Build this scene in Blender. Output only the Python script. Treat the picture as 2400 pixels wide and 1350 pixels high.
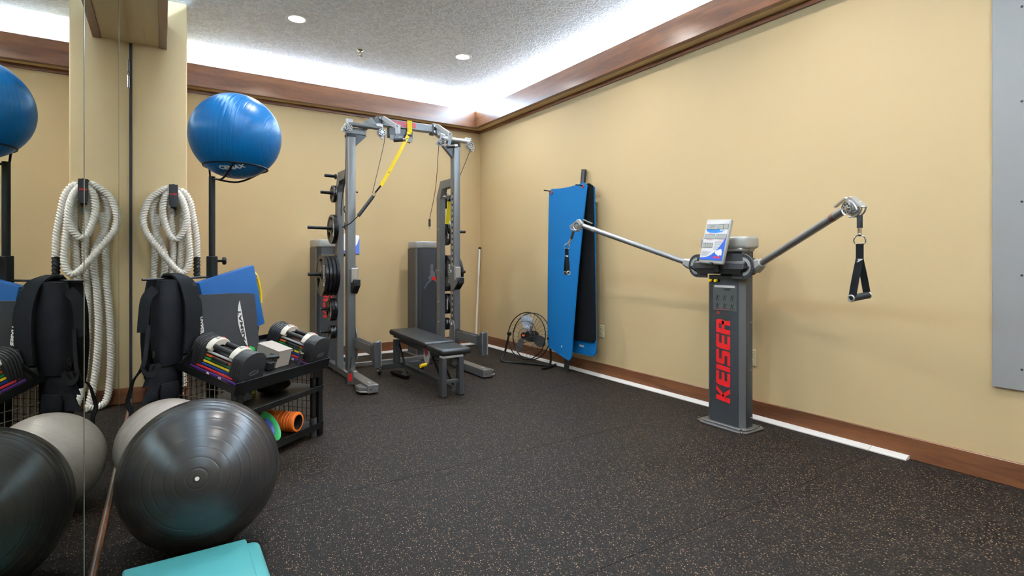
import bpy, bmesh, math, random
from mathutils import Vector, Matrix, Euler
random.seed(7)
for _o in list(bpy.data.objects): bpy.data.objects.remove(_o)
SC = bpy.context.scene
COL = SC.collection
R = math.radians
# ------------------------------------------------------------------ camera
cd = bpy.data.cameras.new('camera'); cam = bpy.data.objects.new('camera', cd); COL.objects.link(cam)
cd.sensor_fit = 'HORIZONTAL'; cd.sensor_width = 36.0
cd.lens = 36.0 * 1262.0 / 2400.0
cd.shift_y = -71.0 / 2400.0
cd.clip_start = 0.02
cam.location = (0, 0, 1.2); cam.rotation_euler = (R(90), 0, R(-33.0))
SC.camera = cam
# ------------------------------------------------------------------ world, view
w = bpy.data.worlds.new('world'); SC.world = w; w.use_nodes = True
w.node_tree.nodes['Background'].inputs[0].default_value = (0.8, 0.85, 0.9, 1)
w.node_tree.nodes['Background'].inputs[1].default_value = 0.02
SC.view_settings.view_transform = 'Standard'; SC.view_settings.look = 'None'
SC.view_settings.gamma = 1.0; SC.view_settings.use_curve_mapping = False
SC.view_settings.exposure = 0.10
# ------------------------------------------------------------------ light levels (lamps are built further down)
XM, XR, YB, YF, ZC = -0.218, 3.75, 6.60, -3.0, 3.40      # mirror wall, right wall, back wall, front wall, ceiling
COVE_W = 158.0        # watts per metre of cove strip
COVE_COL = (0.54, 0.77, 1.0)
DOWN_W = 18.0        # watts of each downlight
DOWN_COL = (1.0, 0.965, 0.93)
DOWN_X = (1.04, 2.76); DOWN_Y = (5.24, 3.52, 1.80, 0.08, -1.64)

# ------------------------------------------------------------------ materials
def lin(c):
    return tuple(((x/255.0)/12.92 if x/255.0 <= 0.04045 else ((x/255.0+0.055)/1.055)**2.4) for x in c) + (1.0,)
def nodes_of(m):
    m.use_nodes = True; nt = m.node_tree
    return nt, nt.nodes['Principled BSDF']
def mat(name, c, rough=0.5, metal=0.0, var=0.08, scale=12.0, bump=0.0, bscale=200.0, spec=0.5, stretch=None, coat=0.0, c2=None, sheen=0.0):
    """principled material whose colour and roughness vary with procedural noise"""
    m = bpy.data.materials.new(name); nt, b = nodes_of(m)
    tc = nt.nodes.new('ShaderNodeTexCoord'); mp = nt.nodes.new('ShaderNodeMapping')
    nt.links.new(tc.outputs['Object'], mp.inputs['Vector'])
    if stretch: mp.inputs['Scale'].default_value = stretch
    n = nt.nodes.new('ShaderNodeTexNoise'); n.inputs['Scale'].default_value = scale; n.inputs['Detail'].default_value = 4
    nt.links.new(mp.outputs['Vector'], n.inputs['Vector'])
    mx = nt.nodes.new('ShaderNodeMix'); mx.data_type = 'RGBA'
    a = lin(c); d = lin(c2) if c2 else tuple(x*(1-var*2.2) for x in a[:3]) + (1,)
    e = a if c2 else tuple(min(1, x*(1+var)) for x in a[:3]) + (1,)
    mx.inputs['A'].default_value = d; mx.inputs['B'].default_value = e
    nt.links.new(n.outputs['Fac'], mx.inputs['Factor'])
    nt.links.new(mx.outputs['Result'], b.inputs['Base Color'])
    mr = nt.nodes.new('ShaderNodeMapRange'); mr.inputs['To Min'].default_value = max(0, rough-0.06); mr.inputs['To Max'].default_value = min(1, rough+0.06)
    nt.links.new(n.outputs['Fac'], mr.inputs['Value']); nt.links.new(mr.outputs['Result'], b.inputs['Roughness'])
    b.inputs['Metallic'].default_value = metal; b.inputs['Specular IOR Level'].default_value = spec
    b.inputs['Coat Weight'].default_value = coat; b.inputs['Sheen Weight'].default_value = sheen
    if bump:
        n2 = nt.nodes.new('ShaderNodeTexNoise'); n2.inputs['Scale'].default_value = bscale; n2.inputs['Detail'].default_value = 3
        nt.links.new(mp.outputs['Vector'], n2.inputs['Vector'])
        bp = nt.nodes.new('ShaderNodeBump'); bp.inputs['Strength'].default_value = bump; bp.inputs['Distance'].default_value = 0.002
        nt.links.new(n2.outputs['Fac'], bp.inputs['Height']); nt.links.new(bp.outputs['Normal'], b.inputs['Normal'])
    return m
def emit(name, c, s):
    m = bpy.data.materials.new(name); nt, b = nodes_of(m)
    b.inputs['Base Color'].default_value = lin(c); b.inputs['Emission Color'].default_value = lin(c); b.inputs['Emission Strength'].default_value = s
    return m

def floor_mat():
    m = bpy.data.materials.new('speckled_rubber'); nt, b = nodes_of(m); L = nt.links.new; N = nt.nodes.new
    tc = N('ShaderNodeTexCoord'); geo = N('ShaderNodeNewGeometry')
    base = N('ShaderNodeTexNoise'); base.inputs['Scale'].default_value = 1.6; base.inputs['Detail'].default_value = 5
    L(geo.outputs['Position'], base.inputs['Vector'])
    oi = N('ShaderNodeObjectInfo')
    ramp = N('ShaderNodeMix'); ramp.data_type = 'RGBA'
    ramp.inputs['A'].default_value = lin((18, 13, 10)); ramp.inputs['B'].default_value = lin((25, 19, 15))
    ad = N('ShaderNodeMath'); ad.operation = 'MULTIPLY_ADD'; ad.inputs[1].default_value = 0.5; ad.inputs[2].default_value = 0.0
    ad2 = N('ShaderNodeMath'); ad2.operation = 'MULTIPLY_ADD'; ad2.inputs[1].default_value = 0.6
    L(oi.outputs['Random'], ad.inputs[0]); L(base.outputs['Fac'], ad2.inputs[0]); L(ad.outputs[0], ad2.inputs[2])
    L(ad2.outputs[0], ramp.inputs['Factor'])
    def flecks(scale, thr, size, cola, colb, prev, rot):
        mp = N('ShaderNodeMapping'); mp.inputs['Rotation'].default_value = (0, 0, rot); mp.inputs['Scale'].default_value = (1, 0.62, 1)
        L(geo.outputs['Position'], mp.inputs['Vector'])
        wn = N('ShaderNodeTexNoise'); wn.inputs['Scale'].default_value = scale*0.8; L(mp.outputs['Vector'], wn.inputs['Vector'])
        va = N('ShaderNodeVectorMath'); va.operation = 'MULTIPLY_ADD'; va.inputs[1].default_value = (0.006,)*3
        L(wn.outputs['Color'], va.inputs[0]); L(mp.outputs['Vector'], va.inputs[2])
        v = N('ShaderNodeTexVoronoi'); v.inputs['Scale'].default_value = scale; v.voronoi_dimensions = '2D'
        L(va.outputs[0], v.inputs['Vector'])
        sp = N('ShaderNodeSeparateColor'); L(v.outputs['Color'], sp.inputs[0])
        c1 = N('ShaderNodeMath'); c1.operation = 'LESS_THAN'; c1.inputs[1].default_value = thr; L(sp.outputs[0], c1.inputs[0])
        c2 = N('ShaderNodeMath'); c2.operation = 'LESS_THAN'; c2.inputs[1].default_value = size; L(v.outputs['Distance'], c2.inputs[0])
        mu = N('ShaderNodeMath'); mu.operation = 'MULTIPLY'; L(c1.outputs[0], mu.inputs[0]); L(c2.outputs[0], mu.inputs[1])
        fc = N('ShaderNodeMix'); fc.data_type = 'RGBA'; fc.inputs['A'].default_value = lin(cola); fc.inputs['B'].default_value = lin(colb)
        L(sp.outputs[1], fc.inputs['Factor'])
        mx = N('ShaderNodeMix'); mx.data_type = 'RGBA'; L(mu.outputs[0], mx.inputs['Factor']); L(prev, mx.inputs['A']); L(fc.outputs['Result'], mx.inputs['B'])
        return mx.outputs['Result']
    o1 = flecks(150, 0.16, 0.27, (158, 126, 94), (92, 75, 60), ramp.outputs['Result'], 0.3)
    o2 = flecks(200, 0.32, 0.34, (72, 61, 52), (48, 42, 37), o1, 1.1)
    L(o2, b.inputs['Base Color'])
    b.inputs['Roughness'].default_value = 0.6; b.inputs['Specular IOR Level'].default_value = 0.09
    n2 = N('ShaderNodeTexNoise'); n2.inputs['Scale'].default_value = 260; L(geo.outputs['Position'], n2.inputs['Vector'])
    bp = N('ShaderNodeBump'); bp.inputs['Strength'].default_value = 0.25; bp.inputs['Distance'].default_value = 0.002
    L(n2.outputs['Fac'], bp.inputs['Height']); L(bp.outputs['Normal'], b.inputs['Normal'])
    return m
def ceiling_mat():
    m = bpy.data.materials.new('knockdown_plaster'); nt, b = nodes_of(m); L = nt.links.new; N = nt.nodes.new
    geo = N('ShaderNodeNewGeometry')
    n = N('ShaderNodeTexNoise'); n.inputs['Scale'].default_value = 26; n.inputs['Detail'].default_value = 5; n.inputs['Distortion'].default_value = 1.2
    L(geo.outputs['Position'], n.inputs['Vector'])
    r = N('ShaderNodeValToRGB'); r.color_ramp.elements[0].position = 0.44; r.color_ramp.elements[1].position = 0.6
    L(n.outputs['Fac'], r.inputs['Fac'])
    bp = N('ShaderNodeBump'); bp.inputs['Strength'].default_value = 0.75; bp.inputs['Distance'].default_value = 0.006
    L(r.outputs['Color'], bp.inputs['Height']); L(bp.outputs['Normal'], b.inputs['Normal'])
    mx = N('ShaderNodeMix'); mx.data_type = 'RGBA'; mx.inputs['A'].default_value = lin((212, 212, 211)); mx.inputs['B'].default_value = lin((232, 232, 231))
    L(r.outputs['Color'], mx.inputs['Factor']); L(mx.outputs['Result'], b.inputs['Base Color'])
    b.inputs['Roughness'].default_value = 0.9
    return m
def wood_mat(name, ca, cb, axis):
    m = bpy.data.materials.new(name); nt, b = nodes_of(m); L = nt.links.new; N = nt.nodes.new
    geo = N('ShaderNodeNewGeometry'); mp = N('ShaderNodeMapping')
    s = [9.0, 9.0, 9.0]; s[axis] = 0.9; mp.inputs['Scale'].default_value = s
    L(geo.outputs['Position'], mp.inputs['Vector'])
    n = N('ShaderNodeTexNoise'); n.inputs['Scale'].default_value = 1.6; n.inputs['Detail'].default_value = 8; n.inputs['Distortion'].default_value = 0.8
    L(mp.outputs['Vector'], n.inputs['Vector'])
    n2 = N('ShaderNodeTexNoise'); n2.inputs['Scale'].default_value = 14; n2.inputs['Detail'].default_value = 6; L(mp.outputs['Vector'], n2.inputs['Vector'])
    md = N('ShaderNodeMath'); md.operation = 'MULTIPLY_ADD'; md.inputs[1].default_value = 0.35; L(n2.outputs['Fac'], md.inputs[0])
    m3 = N('ShaderNodeMath'); m3.operation = 'MULTIPLY'; m3.inputs[1].default_value = 0.75; L(n.outputs['Fac'], m3.inputs[0]); L(m3.outputs[0], md.inputs[2])
    r = N('ShaderNodeValToRGB'); r.color_ramp.elements[0].position = 0.36; r.color_ramp.elements[1].position = 0.72
    r.color_ramp.elements[0].color = lin(ca); r.color_ramp.elements[1].color = lin(cb)
    L(md.outputs[0], r.inputs['Fac']); L(r.outputs['Color'], b.inputs['Base Color'])
    b.inputs['Roughness'].default_value = 0.33; b.inputs['Coat Weight'].default_value = 0.25; b.inputs['Coat Roughness'].default_value = 0.3
    return m
M = {}
M['floor'] = floor_mat(); M['ceiling'] = ceiling_mat()
M['wall'] = mat('tan_paint', (205, 179, 135), 0.62, var=0.02, scale=2.0, bump=0.15, bscale=90)
M['wood_x'] = wood_mat('stained_wood_x', (76, 42, 23), (126, 77, 45), 0)
M['wood_y'] = wood_mat('stained_wood_y', (76, 42, 23), (126, 77, 45), 1)
M['white_plastic'] = mat('white_plastic', (224, 224, 222), 0.45, var=0.02)
M['almond'] = mat('almond_plastic', (214, 200, 160), 0.4, var=0.02)
M['mirror'] = mat('mirror_glass', (205, 212, 203), 0.0, metal=1.0, var=0.004); 
for _n in M['mirror'].node_tree.nodes:
    if _n.type == 'MAP_RANGE': _n.inputs['To Min'].default_value = 0.0; _n.inputs['To Max'].default_value = 0.004
M['seam'] = mat('mirror_seam', (128, 134, 120), 0.3, metal=0.5)
M['graphite'] = mat('graphite_paint', (112, 112, 111), 0.42, metal=0.55, var=0.04, scale=30)
M['graphite_dark'] = mat('dark_graphite_paint', (68, 68, 69), 0.42, metal=0.45, var=0.04, scale=30)
M['silver'] = mat('cast_aluminium', (196, 197, 198), 0.32, metal=0.75, var=0.04, scale=40)
M['arm_metal'] = mat('brushed_grey_metal', (150, 150, 149), 0.34, metal=0.6, var=0.03)
M['silver_cap'] = mat('silver_plastic', (168, 169, 166), 0.4, metal=0.25, var=0.03)
M['chrome'] = mat('chrome', (215, 215, 215), 0.12, metal=1.0, var=0.02)
M['steel_black'] = mat('black_steel', (11, 11, 11), 0.45, metal=0.0, var=0.06, spec=0.3)
M['rubber'] = mat('black_rubber', (12, 12, 12), 0.55, var=0.08, bump=0.1)
M['rubber_gloss'] = mat('glossy_black_urethane', (20, 20, 23), 0.28, var=0.06)
M['fabric_black'] = mat('black_nylon', (9, 9, 10), 0.85, var=0.15, scale=60, bump=0.5, bscale=500, spec=0.2)
M['fabric_navy'] = mat('navy_black_nylon', (10, 10, 15), 0.8, var=0.15, scale=60, bump=0.5, bscale=500, spec=0.25)
M['vinyl'] = mat('black_vinyl', (18, 18, 18), 0.42, var=0.06, bump=0.25, bscale=350)
M['red'] = mat('red_print', (214, 22, 24), 0.45, var=0.03)
M['red_faded'] = mat('faded_red_print', (222, 70, 84), 0.5, var=0.05)
M['yellow'] = mat('yellow_webbing', (240, 208, 22), 0.65, var=0.06, scale=80, bump=0.3, bscale=500)
M['yellow_plastic'] = mat('yellow_plastic', (242, 204, 20), 0.4, var=0.03)
M['white_print'] = mat('white_print', (226, 226, 226), 0.6, var=0.03)
M['dark_print'] = mat('dark_print', (34, 34, 36), 0.6, var=0.03)

# ------------------------------------------------------------------ mesh helpers
class MB:
    """collects shapes in one bmesh; Mx places them in the world"""
    def __init__(s, Mx=None):
        s.bm = bmesh.new(); s.M = Mx.copy() if Mx is not None else Matrix()
    def _place(s, vs, T=None):
        T = s.M @ T if T is not None else s.M
        for v in vs: v.co = T @ v.co
        return s
    def _bev(s, vs, bev, seg):
        es = set()
        for v in vs:
            for e in v.link_edges: es.add(e)
        before = set(s.bm.verts) - set(vs)
        bmesh.ops.bevel(s.bm, geom=list(es), offset=bev, segments=seg, profile=0.5, affect='EDGES', clamp_overlap=True)
        return [v for v in s.bm.verts if v not in before]
    def box(s, c, sz, T=None, bev=0.0, seg=1):
        hx, hy, hz = sz[0]/2, sz[1]/2, sz[2]/2
        vs = [s.bm.verts.new((c[0]+x*hx, c[1]+y*hy, c[2]+z*hz)) for z in (-1, 1) for y in (-1, 1) for x in (-1, 1)]
        for f in ((0,2,3,1),(4,5,7,6),(0,1,5,4),(2,6,7,3),(0,4,6,2),(1,3,7,5)): s.bm.faces.new([vs[i] for i in f])
        if bev: vs = s._bev(vs, bev, seg)
        return s._place(vs, T)
    def bx(s, x0, x1, y0, y1, z0, z1, bev=0.0, seg=1, T=None):
        return s.box(((x0+x1)/2, (y0+y1)/2, (z0+z1)/2), (abs(x1-x0), abs(y1-y0), abs(z1-z0)), T, bev, seg)
    def bar(s, p0, p1, wd, ht, up=(0,0,1), bev=0.0):
        """rectangular bar from p0 to p1, wd across, ht along up"""
        p0, p1 = Vector(p0), Vector(p1); d = p1-p0; L = d.length; d.normalize()
        upv = Vector(up)
        if abs(d.dot(upv)) > 0.98: upv = Vector((0, 1, 0)) if abs(d.y) < 0.9 else Vector((1, 0, 0))
        x = d.cross(upv).normalized(); u = x.cross(d).normalized()
        T = Matrix((x, d, u)).transposed().to_4x4(); T.translation = (p0+p1)/2
        return s.box((0,0,0), (wd, L, ht), T, bev)
    def prism(s, poly, h0, h1, T=None, bev=0.0, seg=1):
        """polygon in local XY extruded from z=h0 to z=h1"""
        n = len(poly)
        a = [s.bm.verts.new((p[0], p[1], h0)) for p in poly]; b = [s.bm.verts.new((p[0], p[1], h1)) for p in poly]
        s.bm.faces.new(a[::-1]); s.bm.faces.new(b)
        for i in range(n): s.bm.faces.new((a[i], a[(i+1) % n], b[(i+1) % n], b[i]))
        vs = a+b
        if bev: vs = s._bev(vs, bev, seg)
        return s._place(vs, T)
    def ring_sweep(s, rings, closed=False, caps=True):
        for i in range(len(rings) - (0 if closed else 1)):
            a, b = rings[i], rings[(i+1) % len(rings)]; n = len(a)
            for j in range(n): s.bm.faces.new((a[j], a[(j+1) % n], b[(j+1) % n], b[j]))
        if caps and not closed:
            s.bm.faces.new(rings[0][::-1]); s.bm.faces.new(rings[-1])
        return s._place([v for r in rings for v in r])
    def tube(s, pts, r, n=10, closed=False, caps=True, flat=None, up=None, twist=0.0, lobes=0, lobe=0.0):
        """round (or flat = width, thickness) section swept along points; r may be a list"""
        P = [Vector(p) for p in pts]; m = len(P); rings = []; prev = None
        for i in range(m):
            if closed: d = P[(i+1) % m]-P[(i-1) % m]
            else: d = P[min(i+1, m-1)]-P[max(i-1, 0)]
            d.normalize()
            if prev is None:
                u = Vector(up) if up is not None else (Vector((0,0,1)) if abs(d.z) < 0.9 else Vector((1,0,0)))
            else: u = prev
            if up is not None and flat: u = Vector(up)
            x = d.cross(u)
            if x.length < 1e-6: x = d.orthogonal()
            x.normalize(); u = x.cross(d).normalized(); prev = u
            ri = r[i] if isinstance(r, (list, tuple)) else r; ring = []
            if flat:
                wv, tv = flat[0]/2, flat[1]/2
                for a, b in ((-wv,-tv),(wv,-tv),(wv,tv),(-wv,tv)): ring.append(s.bm.verts.new(P[i]+x*a+u*b))
            else:
                for j in range(n):
                    a = 2*math.pi*j/n
                    rr = ri*(1+lobe*math.cos(lobes*(a)+twist*i)) if lobes else ri
                    ring.append(s.bm.verts.new(P[i]+x*(math.cos(a)*rr)+u*(math.sin(a)*rr)))
            rings.append(ring)
        return s.ring_sweep(rings, closed, caps)
    def cyl(s, p0, p1, r, r2=None, n=16, caps=True):
        return s.tube([p0, p1], [r, r if r2 is None else r2], n, caps=caps)
    def lathe(s, prof, o, ax, n=24, closed=False, a0=0.0):
        """profile of (radius, height) turned about axis ax through o; closed profile makes a ring body"""
        ax = Vector(ax).normalized(); x = ax.orthogonal().normalized(); y = ax.cross(x); o = Vector(o); cols = []
        for j in range(n):
            a = 2*math.pi*j/n + a0; dv = x*math.cos(a)+y*math.sin(a)
            cols.append([s.bm.verts.new(o+dv*p[0]+ax*p[1]) if p[0] > 1e-6 else None for p in prof])
        poles = {}
        for k, p in enumerate(prof):
            if p[0] <= 1e-6: poles[k] = s.bm.verts.new(o+ax*p[1])
        m = len(prof)
        for j in range(n):
            A, B = cols[j], cols[(j+1) % n]
            for k in range(m if closed else m-1):
                k2 = (k+1) % m
                q = [A[k] or poles[k], B[k] or poles[k], B[k2] or poles[k2], A[k2] or poles[k2]]
                u = []
                for v in q:
                    if v not in u: u.append(v)
                if len(u) > 2: s.bm.faces.new(u)
        return s._place([v for c in cols for v in c if v] + list(poles.values()))
    def torus(s, o, ax, r, tr, n=32, m=8, T=None):
        return s.lathe([(r+tr*math.cos(2*math.pi*k/m), tr*math.sin(2*math.pi*k/m)) for k in range(m)], o, ax, n, closed=True)
    def sphere(s, c, r, nu=24, nv=14, sc=(1,1,1)):
        pr = [(r*math.sin(math.pi*k/nv), -r*math.cos(math.pi*k/nv)) for k in range(nv+1)]
        pr[0] = (0, -r); pr[-1] = (0, r)
        b = MB(); b.lathe(pr, (0,0,0), (0,0,1), nu)
        return s.merge(b, Matrix.Translation(c) @ Matrix.Diagonal((*sc, 1)))
    def merge(s, other, T=None):
        T = s.M @ T if T is not None else s.M
        mp = {v: s.bm.verts.new(T @ v.co) for v in other.bm.verts}
        for f in other.bm.faces: s.bm.faces.new([mp[v] for v in f.verts])
        other.bm.free(); return s
    def surf(s, fn, nu, nv, th=None, closed_u=False):
        """surface fn(u,v)->point for u,v in 0..1; th gives it thickness along its normal"""
        g = [[Vector(fn(i/nu, j/nv)) for j in range(nv+1)] for i in range(nu+(0 if closed_u else 1))]
        I, J = len(g), nv+1
        def nrm(i, j):
            a = g[(i+1) % I if closed_u else min(i+1, I-1)][j]-g[(i-1) % I if closed_u else max(i-1, 0)][j]
            b = g[i][min(j+1, J-1)]-g[i][max(j-1, 0)]
            c = a.cross(b)
            return c.normalized() if c.length > 1e-9 else Vector((0,0,1))
        t = [[s.bm.verts.new(g[i][j]) for j in range(J)] for i in range(I)]
        allv = [v for r in t for v in r]
        rng = I if closed_u else I-1
        for i in range(rng):
            for j in range(J-1): s.bm.faces.new((t[i][j], t[(i+1) % I][j], t[(i+1) % I][j+1], t[i][j+1]))
        if th:
            bt = [[s.bm.verts.new(g[i][j]-nrm(i, j)*th) for j in range(J)] for i in range(I)]
            allv += [v for r in bt for v in r]
            for i in range(rng):
                for j in range(J-1): s.bm.faces.new((bt[i][j], bt[i][j+1], bt[(i+1) % I][j+1], bt[(i+1) % I][j]))
                s.bm.faces.new((t[i][0], bt[i][0], bt[(i+1) % I][0], t[(i+1) % I][0]))
                s.bm.faces.new((t[i][J-1], t[(i+1) % I][J-1], bt[(i+1) % I][J-1], bt[i][J-1]))
            if not closed_u:
                for j in range(J-1):
                    s.bm.faces.new((t[0][j], t[0][j+1], bt[0][j+1], bt[0][j]))
                    s.bm.faces.new((t[I-1][j], bt[I-1][j], bt[I-1][j+1], t[I-1][j+1]))
        return s._place(allv)
    def text(s, body, size, T, ext=0.0006, off=0.0, shear=0.0, align='CENTER'):
        c = bpy.data.curves.new('txt', 'FONT'); c.body = body; c.size = size; c.extrude = ext; c.offset = off; c.shear = shear
        c.align_x = align; c.align_y = 'CENTER'; c.resolution_u = 3
        o = bpy.data.objects.new('txt', c); COL.objects.link(o)
        dg = bpy.context.evaluated_depsgraph_get(); me = bpy.data.meshes.new_from_object(o.evaluated_get(dg))
        n0 = len(s.bm.verts); s.bm.from_mesh(me); s.bm.verts.ensure_lookup_table()
        vs = s.bm.verts[n0:]
        bpy.data.objects.remove(o); bpy.data.curves.remove(c); bpy.data.meshes.remove(me)
        return s._place(vs, T)

WL = {}
def wl(o): return WL.get(o.name, Vector((0,0,0)))
def obj(name, mb, material, parent=None, smooth=35, origin=None):
    bm = mb.bm
    if not bm.verts: raise ValueError('empty mesh ' + name)
    bmesh.ops.recalc_face_normals(bm, faces=bm.faces)
    mn = Vector([min(v.co[i] for v in bm.verts) for i in range(3)]); mxx = Vector([max(v.co[i] for v in bm.verts) for i in range(3)])
    c = Vector(origin) if origin is not None else (mn+mxx)/2
    for v in bm.verts: v.co -= c
    me = bpy.data.meshes.new(name); bm.to_mesh(me); bm.free()
    if smooth:
        for p in me.polygons: p.use_smooth = True
        me.set_sharp_from_angle(angle=R(smooth))
    ms = material if isinstance(material, (list, tuple)) else [material]
    for m_ in ms: me.materials.append(M[m_] if isinstance(m_, str) else m_)
    o = bpy.data.objects.new(name, me); COL.objects.link(o); WL[o.name] = c
    if parent is not None: o.parent = parent; o.location = c - wl(parent)
    else: o.location = c
    return o
def tag(o, label=None, cat=None, group=None, kind=None):
    if label: o['label'] = label
    if cat: o['category'] = cat
    if group: o['group'] = group
    if kind: o['kind'] = kind
    return o
def thing(name, label, cat, loc, group=None):
    o = bpy.data.objects.new(name, None); COL.objects.link(o); o.location = loc; o.empty_display_size = 0.05
    WL[o.name] = Vector(loc)
    return tag(o, label, cat, group)
def copy_tree(o, parent=None):
    c = o.copy(); COL.objects.link(c)
    if parent is not None: c.parent = parent
    for ch in o.children: copy_tree(ch, c)
    return c
def dup(root, loc, rot, label):
    r = copy_tree(root); r.location = loc; r.rotation_euler = rot; r['label'] = label; WL[r.name] = Vector(loc)
    return r
def struct(name, mb, m, parent=None, label=None):
    o = obj(name, mb, m, parent)
    if parent is None: tag(o, label, None, None, 'structure')
    return o
def frame(o, x, y, z):
    """matrix with the given axes at o"""
    T = Matrix((Vector(x), Vector(y), Vector(z))).transposed().to_4x4(); T.translation = Vector(o); return T
def catmull(pts, n=8, closed=False):
    P = [Vector(p) for p in pts]; out = []; m = len(P)
    for i in range(m if closed else m-1):
        p0 = P[(i-1) % m] if closed or i > 0 else P[0]*2-P[1]
        p1, p2 = P[i], P[(i+1) % m]
        p3 = P[(i+2) % m] if closed or i+2 < m else P[-1]*2-P[-2]
        for k in range(n):
            t = k/n
            out.append(0.5*((2*p1)+(p2-p0)*t+(2*p0-5*p1+4*p2-p3)*t*t+(3*p1-p0-3*p2+p3)*t*t*t))
    if not closed: out.append(P[-1])
    return out
def letters(mb, word, h, T, depth=0.0012, shear=0.12, gap=0.12, wid=0.78):
    """heavy block capitals K E I S E R, cap height h, baseline on local x"""
    t = 0.27; W = wid
    G = {'K': [[(0,0),(.30,0),(.30,1),(0,1)], [(.30,.36),(.62,0),(W+.04,0),(.46,.52),(.30,.60)], [(.30,.40),(.46,.48),(W+.02,1),(.60,1),(.30,.62)]],
         'E': [[(.10,0),(.34,0),(.34,1),(.10,1),(0,.88),(0,.12)], [(.34,0),(W,0),(W,.2),(.34,.2)], [(.34,.40),(W-.02,.40),(W-.02,.60),(.34,.60)], [(.34,.8),(W,.8),(W,1),(.34,1)]],
         'I': [[(0,0),(.30,0),(.30,1),(0,1)]],
         'S': [[(0,0),(W-.08,0),(W,.1),(W,.2),(0,.2)], [(W-.3,.2),(W,.2),(W,.5),(W-.08,.6),(W-.3,.6)], [(.08,.40),(W-.3,.40),(W-.3,.60),(0,.60),(0,.48)], [(0,.60),(.3,.60),(.3,.8),(0,.8)], [(0,.8),(W,.8),(W,1),(.08,1),(0,.9)]],
         'R': [[(0,0),(.30,0),(.30,1),(0,1)], [(.30,.8),(W,.8),(W-.08,1),(.30,1)], [(W-.28,.44),(W-.06,.44),(W,.52),(W,.8),(W-.28,.8)], [(.30,.40),(W-.06,.40),(W-.06,.6),(.30,.6)], [(.40,.40),(W-.3,.40),(W-.3,.40),(W-.28,0),(W+.02,0),(W-.04,.40)]]}
    x = 0.0
    for ch in word:
        for poly in G[ch]:
            q = []
            for p in poly:
                pp = ((x+p[0]+shear*p[1])*h, p[1]*h)
                if not q or pp != q[-1]: q.append(pp)
            mb.prism(q, 0, depth, T)
        x += (0.30 if ch == 'I' else W) + gap
    return x*h

# ------------------------------------------------------------------ the room
fl = struct('floor', MB().bx(XM-0.05, XR+0.05, YF, YB+0.05, -0.06, -0.012), 'floor', label='black rubber gym floor with tan speckles')
y = YF+0.0
edges = [YF] + [2.775+1.22*k for k in range(-4, 4)] + [YB+0.0]
for a, b in zip(edges[:-1], edges[1:]):
    if b-a > 0.05: obj('rubber_roll', MB().bx(XM-0.04, XR, a+0.0012, b-0.0012, -0.013, 0.0), 'floor', fl)
struct('ceiling', MB().bx(XM-0.1, XR+0.1, YF, YB+0.1, ZC, ZC+0.1), 'ceiling', label='white knockdown-textured ceiling')
struct('wall_right', MB().bx(XR, XR+0.1, YF, YB+0.1, -0.06, ZC), 'wall', label='tan painted long wall behind the cable column')
struct('wall_back', MB().bx(XM-0.1, XR+0.1, YB, YB+0.1, -0.06, ZC), 'wall', label='tan painted end wall behind the rack')
struct('wall_left', MB().bx(XM-0.1, XM-0.012, YF, YB+0.1, -0.06, ZC), 'wall', label='tan wall behind the mirror panels')
struct('wall_front', MB().bx(XM-0.1, XR+0.1, YF-0.1, YF, -0.06, ZC), 'wall', label='tan wall behind the viewer')
PX, PY = 0.18, 5.45
struct('wall_pillar', MB().bx(XM-0.01, PX, PY, YB-0.001, -0.012, ZC-0.001, bev=0.012, seg=3), 'wall', label='tan square pillar with rounded corner beside the mirror')
# mirror panels on the left wall
mir = thing('wall_mirror', 'frameless floor-to-ceiling wall mirror in tall panels left of the pillar', 'mirror', (XM, 2.3, 0.03))
yy = [-1.13, 0.572, 2.276, 3.98, PY-0.004]
for a, b in zip(yy[:-1], yy[1:]):
    obj('mirror_panel', MB().bx(XM-0.006, XM, a+0.0008, b-0.0008, 0.034, 2.975), 'mirror', mir, smooth=0)
for yv in yy[1:-1]:
    obj('panel_joint', MB().bx(XM-0.007, XM+0.0012, yv-0.0035, yv+0.0035, 0.036, 2.975), 'seam', mir)
obj('shadow_gap_strip', MB().bx(XM-0.006, XM+0.010, PY-0.012, PY-0.0005, 0.036, 2.97), 'dark_print', mir)  # dark strip standing in for the shadow gap at the pillar corner
obj('mirror_channel', MB().bx(XM-0.012, XM+0.003, -1.13, PY-0.002, 0.026, 0.036), 'silver', mir)
for z in (2.62, 2.50): obj('mirror_clip', MB().bx(XM-0.002, XM+0.006, 5.05, 5.085, z, z+0.10, bev=0.003), 'chrome', mir)
struct('baseboard_left', MB().bx(XM-0.012, XM+0.012, YF, PY, 0.0, 0.026, bev=0.003), 'wood_y', label='low wooden strip under the mirror')
struct('baseboard_pillar', MB().bx(XM+0.013, PX+0.014, PY-0.014, PY, 0.0, 0.13, bev=0.003), 'wood_x', label='dark wooden baseboard on the pillar')
struct('baseboard_back', MB().bx(PX, XR-0.016, YB-0.016, YB, 0.0, 0.13, bev=0.003), 'wood_x', label='dark wooden baseboard along the end wall')
struct('baseboard_right', MB().bx(XR-0.016, XR, YF, YB-0.0005, 0.0, 0.13, bev=0.003), 'wood_y', label='dark wooden baseboard along the right wall')
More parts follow.
